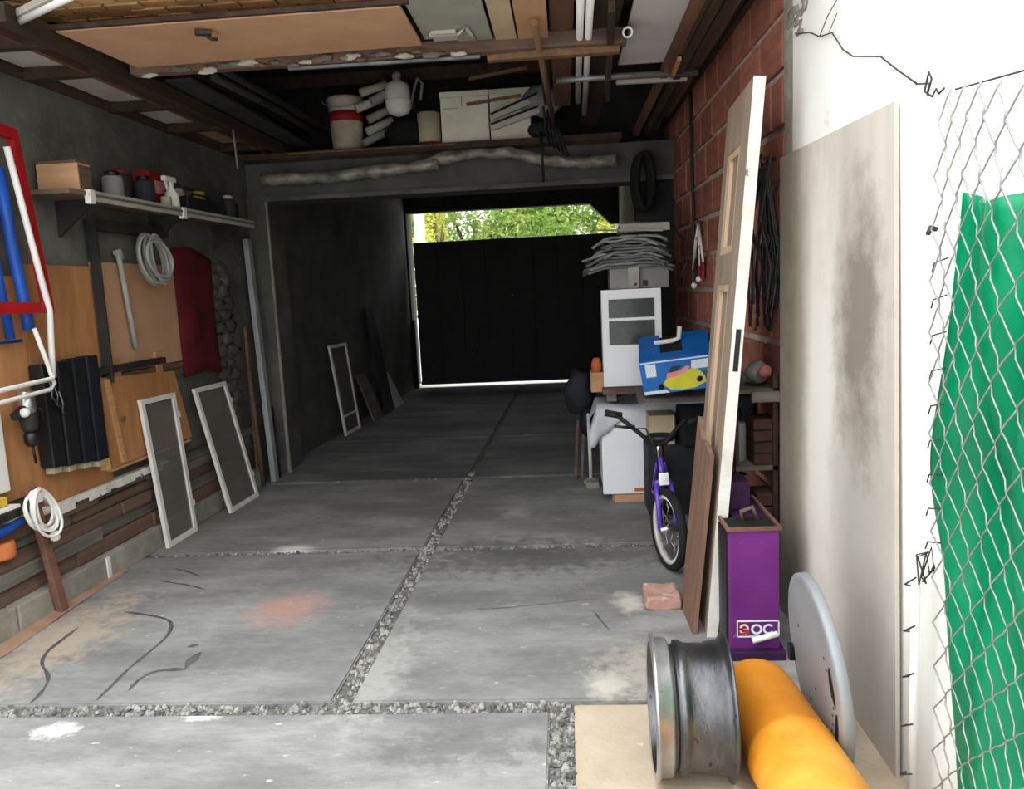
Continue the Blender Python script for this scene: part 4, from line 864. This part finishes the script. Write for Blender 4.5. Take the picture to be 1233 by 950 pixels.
# ---- leaning panelled door
D4 = [V((.508,3.0,0)),V((.521,3.5,0)),V((.716,3.51,2.095)),V((.70,2.985,2.105))]      # face toward the garage
nD = (D4[1]-D4[0]).cross(D4[3]-D4[0]).normalized()
nD = nD if nD.x > 0 else -nD
dl = thing('old_panel_door','tall beige panelled door leaning beside the bicycle, its edge white','door',(.56,3.35,0))
def dq(q, off, th, nm, m): 
    P = [p+nD*off for p in sub(D4,*q)]; b = MB(); e = nD*th; b.prism(P,e); return b.build(nm,m,dl)
dq((0.004,.30,0,1),0,.042,'stile','door_taupe'); dq((.82,1,0,1),0,.042,'stile','door_taupe')
for v0,v1 in ((0,.11),(.655,.712),(.905,1)): dq((.30,.82,v0,v1),0,.042,'rail','door_taupe')
for v0,v1 in ((.11,.655),(.712,.905)):
    dq((.30,.82,v0,v1),.018,.012,'panel','door_taupe')
    for q in ((.30,.385,v0,v1),(.735,.82,v0,v1)): dq(q,.004,.014,'bead','door_bead_lit')
    for q in ((.385,.735,v0,v0+.014),(.385,.735,v1-.014,v1)): dq(q,.004,.014,'bead','door_bead_lit')
e4 = [D4[0],D4[0]+nD*.042,D4[3]+nD*.042,D4[3]]
MB().prism([e4[0],e4[1],e4[2],e4[3]],(0,-.006,0)).build('white_edge','door_edge',dl)
eg = lambda t,s_: lerp(D4[0],D4[3],t)+nD*.042*s_
MB().prism([eg(.50,.3)+V((0,-.006,0)),eg(.50,.75)+V((0,-.006,0)),eg(.575,.75)+V((0,-.006,0)),eg(.575,.3)+V((0,-.006,0))],(0,-.002,0)).build('lock_plate','steel_dark',dl)
# broken brown board leaning on the door
B0 = [V((.474,3.02,0)),V((.47,3.30,0)),V((.555,3.30,.83)),V((.552,3.02,.70))]
bo = MB(); bo.prism([B0[0],B0[1],B0[2],lerp(B0[2],B0[3],.35)+V((0,0,-.035)),lerp(B0[2],B0[3],.6)+V((0,0,.0)),B0[3]+V((0,0,.02)),B0[3]],V((-.018,0,.002)))
tag(bo.build('broken_board','brown_board'),'brown board with broken top leaning on the panelled door','board')
bc = MB(); bc.span((.30,3.26,0),(.445,3.44,.055),.01); bmesh.ops.subdivide_edges(bc.b,edges=bc.b.edges[:],cuts=2,use_grid_fill=True); bc.jitter(.012,17); tag(bc.build('brick_lump','brick_pink'),'broken pink brick lump lying on the floor by the brown board','brick')
# ---- purple case
pc = thing('purple_case','upright purple metal tool case between the door and grey disc','case',(.65,3.0,0))
MB().span((.56,2.82,.03),(.745,2.97,.49),.008).build('body','purple_metal',pc); MB().span((.612,2.971,.03),(.745,3.25,.49),.004).build('rear_body','purple_dark',pc)
rim_ = MB(); rim_.span((.553,2.812,.487),(.752,2.824,.50)).span((.553,2.824,.487),(.565,2.975,.50)).span((.74,2.824,.487),(.752,3.255,.50)).build('lid_rim','red_timber',pc)
MB().span((.566,2.826,.489),(.739,2.97,.4915)).build('dark_inside','black_matte',pc)  # black sheet standing in for the dim inside of the open case
MB().span((.555,2.79,.0),(.76,2.975,.035),.004).build('base','purple_dark',pc)
MB().span((.552,2.83,.04),(.56,2.965,.48)).build('side_plate','black_plastic',pc)
MB().span((.615,3.08,.4905),(.70,3.22,.60),.004).build('rear_bin','purple_dark',pc)
MB().tube([(.64,2.93,.49),(.63,2.92,.53),(.67,2.92,.545),(.69,2.93,.49)],.009,8).build('handle','old_wood_brown',pc)
lgx = [(.588,.082),(.742,.082),(.742,.143),(.588,.143)]
fr_ = MB(); y_=2.8165
for a,c in (((.588,.140),(.742,.145)),((.588,.080),(.742,.085)),((.588,.080),(.592,.145)),((.738,.080),(.742,.145))): fr_.span((a[0],y_,a[1]),(c[0],2.82,c[1]))
fr_.build('logo_border','print_white',pc)
MB().span((.594,y_,.088),(.63,2.8195,.137)).build('logo_red_square','red_paint',pc)
def txt(s, x, z, size, m, nm):
    c = bpy.data.curves.new(nm,'FONT'); c.body = s; c.size = size; c.extrude = .0006; c.offset = .0012; c.materials.append(MATS[m])
    o = bpy.data.objects.new(nm,c); COL.objects.link(o); o.parent = pc; o.location = V((x,2.8158,z))-WLOC[pc.name]; o.rotation_euler = (math.pi/2,0,0)
    bpy.context.view_layer.update(); me_ = bpy.data.meshes.new_from_object(o.evaluated_get(bpy.context.evaluated_depsgraph_get()))
    o2 = bpy.data.objects.new(nm,me_); COL.objects.link(o2); o2.parent = pc; o2.location = o.location; o2.rotation_euler = o.rotation_euler
    bpy.data.objects.remove(o); o2.name = nm; return o2
txt('Э',.597,.094,.05,'print_white','logo_letter'); txt('OC',.638,.094,.052,'print_white','logo_letter')
tag(MB().cyl((.64,2.80,.075),(.73,2.79,.105),.011,None,10).build('white_stick','white_plastic'),'short white stick lying against the purple case logo','stick')
# ---- clutter shelf behind the door
cs_ = thing('clutter_shelf','grey wooden shelf rack against the brick wall behind the panelled door','shelf',(.79,3.6,0))
for z in (.36,.60,.93): MB().span((.70,3.34,z-.018),(.875,4.12,z)).build('board','old_wood_grey',cs_)
for d in (3.36,4.10): MB().span((.855,d-.02,0),(.875,d+.02,1.0)).build('upright','dark_timber',cs_)
for d in (3.36,): MB().span((.70,d-.012,.0),(.715,d+.012,.93)).build('upright','dark_timber',cs_)
for k in range(4): tag(MB().span((.78,3.36,.602+k*.05),(.87,3.52,.648+k*.05),.005).build('stacked_brick','brick_shaded'),['lowest','second lowest','third lowest','topmost'][k]+' dark red brick in the stack on the middle clutter shelf','brick','brick stack on the clutter shelf')
for k in range(2): tag(MB().span((.79,3.35,.362+k*.06),(.87,3.5,.415+k*.06),.005).build('loose_brick','brick_shaded'),['lower','upper'][k]+' of two dark bricks on the lowest clutter shelf','brick','bricks on the lowest clutter shelf')
def can(name,label,x,d,z,r,h,m,cm=None):
    t = thing(name,label,'tin',(x,d,z)); MB().lathe((x,d,z),(0,0,1),[(r*.96,0),(r,.006),(r,h-.006),(r*.94,h)],16).build('body',m,t); MB().lathe((x,d,z+h),(0,0,1),[(r*.8,0),(r*.8,.006)],14).build('lid',cm or 'galvanised',t)
can('grey_tin','tall grey tin on the middle clutter shelf',.735,3.45,.602,.032,.17,'appliance_grey'); can('dark_tin','dark tin beside the tall grey tin',.735,3.56,.602,.04,.22,'bag_dark')
for k in range(3): can('stacked_tin',['lowest','middle','topmost'][k]+' pale green tin of the stack on the lower shelf',.735,3.45,.362+k*.062,.038,.054,'cream_tin' if k%2 else 'pale_panel','green_dull')
mo = thing('small_motor','small dark electric motor on the lowest clutter shelf','motor',(.755,3.40,.362)); MB().lathe((.755,3.345,.42),(0,1,0),[(.015,-.02),(.02,0),(.045,.005),(.05,.02),(.05,.09),(.04,.1)],18).build('housing','steel_dark',mo); MB().blob((.757,3.33,.44),.014,jag=.1).build('bright_cap','chrome',mo); MB().span((.73,3.36,.362),(.78,3.43,.375)).build('foot_plate','dark_iron',mo)
cc2 = MB(); cc2.blob((.82,3.46,.99),.06,(.9,1,.8),.3,2,7); tag(cc2.build('grey_rag','appliance_grey'),'grey rag bundle on top of the clutter shelf','rag')
cc2 = MB(); cc2.blob((.83,3.38,1.0),.03,(1,1,1),.2,2,3); tag(cc2.build('red_ball','brick_red'),'small dull red ball beside the grey rag','ball')
tag(MB().span((.72,3.7,.602),(.86,4.1,.85),.006).build('dark_carton','bag_dark'),'dark carton at the back of the clutter shelf','box')
tag(MB().span((.76,3.30,.88),(.878,3.33,.925),.003).build('shelf_lath','old_wood_grey'),'grey slat along the front of the clutter shelf top','slat')
# hanging black cables
cn = random.Random(4)
for i in range(26):
    x = .80+cn.uniform(-.055,.07); d = 3.40+cn.uniform(-.06,.1); z1 = cn.uniform(1.18,1.5); a = cn.uniform(-.05,.05)
    P = [(.83+cn.uniform(-.03,.03),d,1.85+cn.uniform(-.04,.04)),(x,d-.02,1.62),(x+a,d-.03,(1.62+z1)/2),(x+a*.5,d-.02,z1)]
    if i % 3 == 0: P += [(x+a*.5+.02,d-.02,z1-.02),(x+a+.04,d-.02,(1.7+z1)/2),(.84,d,1.83)]
    tag(MB().tube(P,.0045,5).build('hanging_cable','cable_black' if i%4 else 'wire_dark'),'thin black cable hanging in a bundle on the brick wall','cable','black cables hanging behind the door')
tag(MB().cyl((.90,3.42,1.87),(.80,3.42,1.89),.008).build('cable_hook','dark_iron'),'iron hook carrying the black cable bundle','hook')
# small ornament hanging on the brick wall
og = thing('hanging_tools','bunch of small pale pliers hanging on the brick wall','pliers',V(RW((.03,5.0,1.4))))
MB(RW).cyl((-.02,5.02,1.74),(.04,5.02,1.75),.008).build('nail','dark_iron',og)
for i,(a,z) in enumerate([(-.16,1.50),(-.05,1.48),(.12,1.53),(.2,1.46)]): MB(RW).tube([(.03,5.02,1.74),(.035,5.02+a*.5,1.64),(.035,5.02+a,z)],.007,6).build('arm','peeling_white',og)
MB(RW).span((.02,4.90,1.40),(.035,4.98,1.55),.002).build('red_tag','red_label',og)
for a,z in ((-.03,1.40),(.14,1.36)): MB(RW).blob((.04,5.02+a,z),.02,jag=.1).build('bob','white_plastic',og)
# vertical cable on the bricks
tag(MB(RW).tube([(.02,5.3,2.58),(.02,5.28,2.0),(.025,5.18,1.4)],.01,6).build('wall_cable','dark_iron'),'dark cable running down the brick wall','cable')
# ---- wheel rim
wrm = thing('wheel_rim','worn steel car wheel rim standing on the floor','wheel',(.31,2.12,0))
rc = V((.312,2.13,.2)); ax = V((1,-.03,0)).normalized()
MB().lathe(rc,ax,[(.176,-.108),(.188,-.110),(.2,-.105),(.2,-.099),(.188,-.094),(.187,-.066),(.183,-.060),(.170,-.057)],64,False).build('outer_flange','steel_bright',wrm)
MB().lathe(rc,ax,[(.170,-.057),(.167,-.050),(.167,-.045),(.180,-.040),(.181,-.024),(.174,-.016),(.1715,-.01),(.1715,.045),(.176,.05),(.181,.085),(.19,.094),(.2,.098),(.2,.104),(.19,.106)],64,False).build('outer_barrel','steel_worn',wrm)
MB().lathe(rc,ax,[(.1672,-.051),(.1675,-.051),(.1675,-.044),(.1672,-.044)],64,False).build('dark_groove','black_matte',wrm)
MB().lathe(rc,ax,[(.176,-.108),(.172,-.09),(.166,-.06),(.160,-.03),(.160,.06),(.172,.09),(.19,.106)],64,False).build('inner_barrel','steel_worn',wrm)
dsc = MB().lathe(rc,ax,[(.04,-.055),(.07,-.05),(.1,-.035),(.13,-.04),(.161,-.03),(.161,-.022),(.13,-.03),(.1,-.025),(.07,-.04),(.04,-.045)],48,False).build('wheel_disc','grey_metal',wrm)
MB().lathe(rc,ax,[(.0,-.054),(.038,-.054),(.04,-.04)],24,False).build('hub_cap','steel_dark',dsc)
for k in range(10):
    a = 2*math.pi*k/10; q = rc+ax*-.042+V((0,math.cos(a),math.sin(a)))*.115; MB().cyl(q,q+ax*-.006,.012,None,10).build('vent_hole','black_matte',dsc)
# ---- gas cylinder
gc = thing('gas_cylinder','rusty yellow gas cylinder lying on the floor','cylinder',(.54,2.0,0))
g0 = V((.535,2.385,.122)); ga = V((.07,-1,0)).normalized()
MB().lathe(g0,ga,[(.03,0),(.075,.008),(.105,.03),(.118,.06),(.12,.09),(.12,.38),(.1222,.385),(.1222,.40),(.12,.405),(.12,.70),(.105,.75),(.06,.775),(.03,.78)],48).build('body','gas_yellow',gc)
MB().lathe(g0+ga*.78,ga,[(.03,0),(.03,.03),(.018,.035),(.018,.07)],16).build('valve','steel_worn',gc)
for a in (.9,1.7,2.5): 
    q = V((math.cos(a),0,math.sin(a))); MB().tube([g0+ga*.73+q*.1,g0+ga*.83+q*.1],.006).build('collar_bar','gas_yellow',gc)
MB().lathe(g0+ga*.83,ga,[(.096,0),(.104,0),(.104,.03),(.096,.03),(.096,0)],32,False).build('collar','gas_yellow',gc)
# ---- grey disc
gd = thing('grey_disc','round grey metal disc with slots leaning beside the gas cylinder','disc',(.70,2.17,0))
lean = -.10; upd = V((math.sin(lean),0,math.cos(lean))); ad = V((.03,1,0)).normalized(); nd = ad.cross(upd).normalized()   # +x side
R_ = .272; dc = V((.712,2.2,0))+upd*R_
MB().lathe(dc,nd,[(0,-.012),(.255,-.012),(R_-.004,-.010),(R_,-.006),(R_,.016),(R_-.003,.019),(0,.019)],72,False,False,1,tuple(upd)).build('plate','disc_grey',gd)
def onface(a,b_,h=-.0135): return dc+ad*a+upd*b_+nd*h
def arcslot(a0,a1,r,wd,nm='slot'):
    b = MB(); n = 14; P=[]
    for k in range(n+1):
        t = a0+(a1-a0)*k/n; P.append((r+wd*math.sin(math.pi*k/n)**.5)); 
    vs = [onface(r*math.cos(a0+(a1-a0)*k/n),r*math.sin(a0+(a1-a0)*k/n)) for k in range(n+1)]+[onface((r-wd*math.sin(math.pi*k/n)**.5)*math.cos(a0+(a1-a0)*k/n),(r-wd*math.sin(math.pi*k/n)**.5)*math.sin(a0+(a1-a0)*k/n)) for k in range(n+1)]
    b._add(vs,[(k,k+1,n+2+k,n+1+k) for k in range(n)]); b.build(nm,'black_matte',gd)
arcslot(math.pi-.5,math.pi+.0,.222,.034); arcslot(math.pi+.04,math.pi+.62,.230,.026)
rd = random.Random(6)
hs = MB()
for k in range(9): 
    a = math.pi-.6+k*.16; q = onface(.19*math.cos(a)+rd.uniform(-.01,.01),.19*math.sin(a)); hs.cyl(q,q-nd*.0005,.004,None,8)
hs.build('drill_holes','black_matte',gd)
for a,b_ in ((.12,.08),(-.02,-.05),(.05,-.12)): q = onface(a,b_); MB().cyl(q,q-nd*.0006,.005,None,8).build('drill_hole','black_matte',gd)
q = onface(.235,-.06); MB().box(q,(.03,.03,.05),None,.004).build('hinge_lug','steel_dark',gd)
# ---- fence and tarp on the white wall
def fx(d,z): return .835-.02*math.sin(3.1*z+2*d)-.10*max(0,1.9-d)
tp_ = MB()
def tf(u,v):
    z = 1.56*(1-v)
    dl_ = 1.815+.05*math.sin(v*3.3+.2)-.045*max(0,v-.3)-.06*max(0,v-.62)**.5*(v>.62)
    d = dl_-u*.95; zz = z-.10*u*(1-v)-.02*math.sin(u*8)*(1-v)
    fold = .014*math.sin(u*34+v*5)+.03*math.sin(u*13-v*6+1)+.016*math.sin(v*13+u*11)+.02*noise.noise(V((u*7,v*5,2)))
    return (min(.884,fx(d,zz)+.04+max(-.035,fold*.9)-.01*u), d, max(zz,.0))
tp_.grid(tf,60,46,.0015); tag(tp_.build('green_tarp','tarp_green'),'bright green plastic tarp hanging behind the wire fence','tarp')
cf = thing('chain_link_fence','slack chain link wire fence over the green tarp','fence',(.8,1.4,0))
cw, chh = .046, .056
for k in range(22):
    P = []; d0 = 1.755-k*cw; top = 1.74-.006*k; nz_ = int(top/(chh/4))
    for j in range(nz_+1):
        z = top-j*chh/4; ph = (j+(4 if k % 2 else 0)) % 8
        tri = max(-.5,min(.5,((ph if ph <= 4 else 8-ph)/4-.5)*1.3))
        dn = d0+tri*cw; wv_ = noise.noise_vector(V((dn*1.7,z*1.3,3)))
        d = dn+wv_.x*.06+.02*math.sin(z*2.4); zz = z+wv_.y*.06+.04*math.sin(dn*5)
        P.append((fx(d,zz)-.012+(.004 if k%2 else -.004)*(1 if ph == 4 else -1 if ph == 0 else 0), d, max(zz,.0)))
    MB().tube(P,.0019,5).build('wire','wire_grey',cf)
MB().tube([(.84,1.93,0),(.84,1.93,.66)],.011,8).build('side_rod','white_plastic',cf)
for z in (.12,.25,.38,.5,.62): MB().tube([(.83,1.94,z),(.80,1.9,z+.02),(.80,1.84,z+.06)],.0022,5).build('tie_wire','wire_dark',cf)
tw = MB(); r9 = random.Random(9); q = V((.83,1.88,.70)); P = []
for k in range(14): P.append(q+V((r9.uniform(-.02,.02),r9.uniform(-.035,.035),r9.uniform(-.06,.06))))
tw.tube(P,.0022,5).build('tie_knot','wire_dark',cf)
for i,z in enumerate([.78,.86,.94,1.02,1.1,1.18,1.26,1.34,1.42]): MB().tube([(.83,1.79,z),(.82,1.83,z-.01),(.82,1.84,z-.03)],.0018,5).build('wire_end','wire_dark',cf)
# cable on the white wall
wc = thing('wall_wire','thin grey wire strung along the white outer wall','wire',(.88,2.4,1.9))
MB().tube([(.885,3.1,2.27),(.885,2.95,2.23),(.885,2.846,2.185),(.885,2.72,2.16),(.885,2.62,2.08),(.885,2.532,2.036),(.885,2.322,1.978),(.885,2.22,1.92),(.885,2.09,1.85)],.0022,6).build('wire','wire_dark',wc)
MB().tube([(.885,2.846,2.185),(.88,2.75,2.22),(.88,2.62,2.25)],.0018,5).tube([(.885,2.75,2.17),(.88,2.66,2.2)],.0015,5).build('stray_end','wire_dark',wc)
MB().tube([(.883,2.09,1.85),(.875,2.0,1.83),(.86,1.975,1.80),(.86,1.955,1.83),(.86,1.97,1.85),(.86,1.99,1.81),(.86,1.95,1.79),(.855,1.92,1.80),(.852,1.90,1.785),(.85,1.87,1.79)],.0024,6).build('twist','wire_dark',wc)
MB().tube([(.86,1.84,1.78),(.82,1.5,1.735),(.8,1.1,1.7)],.002,6).build('top_wire','wire_dark',wc)
MB().tube([(.885,1.97,1.49),(.87,1.965,1.495),(.86,1.955,1.48)],.006,6).build('hook','wire_dark',wc)
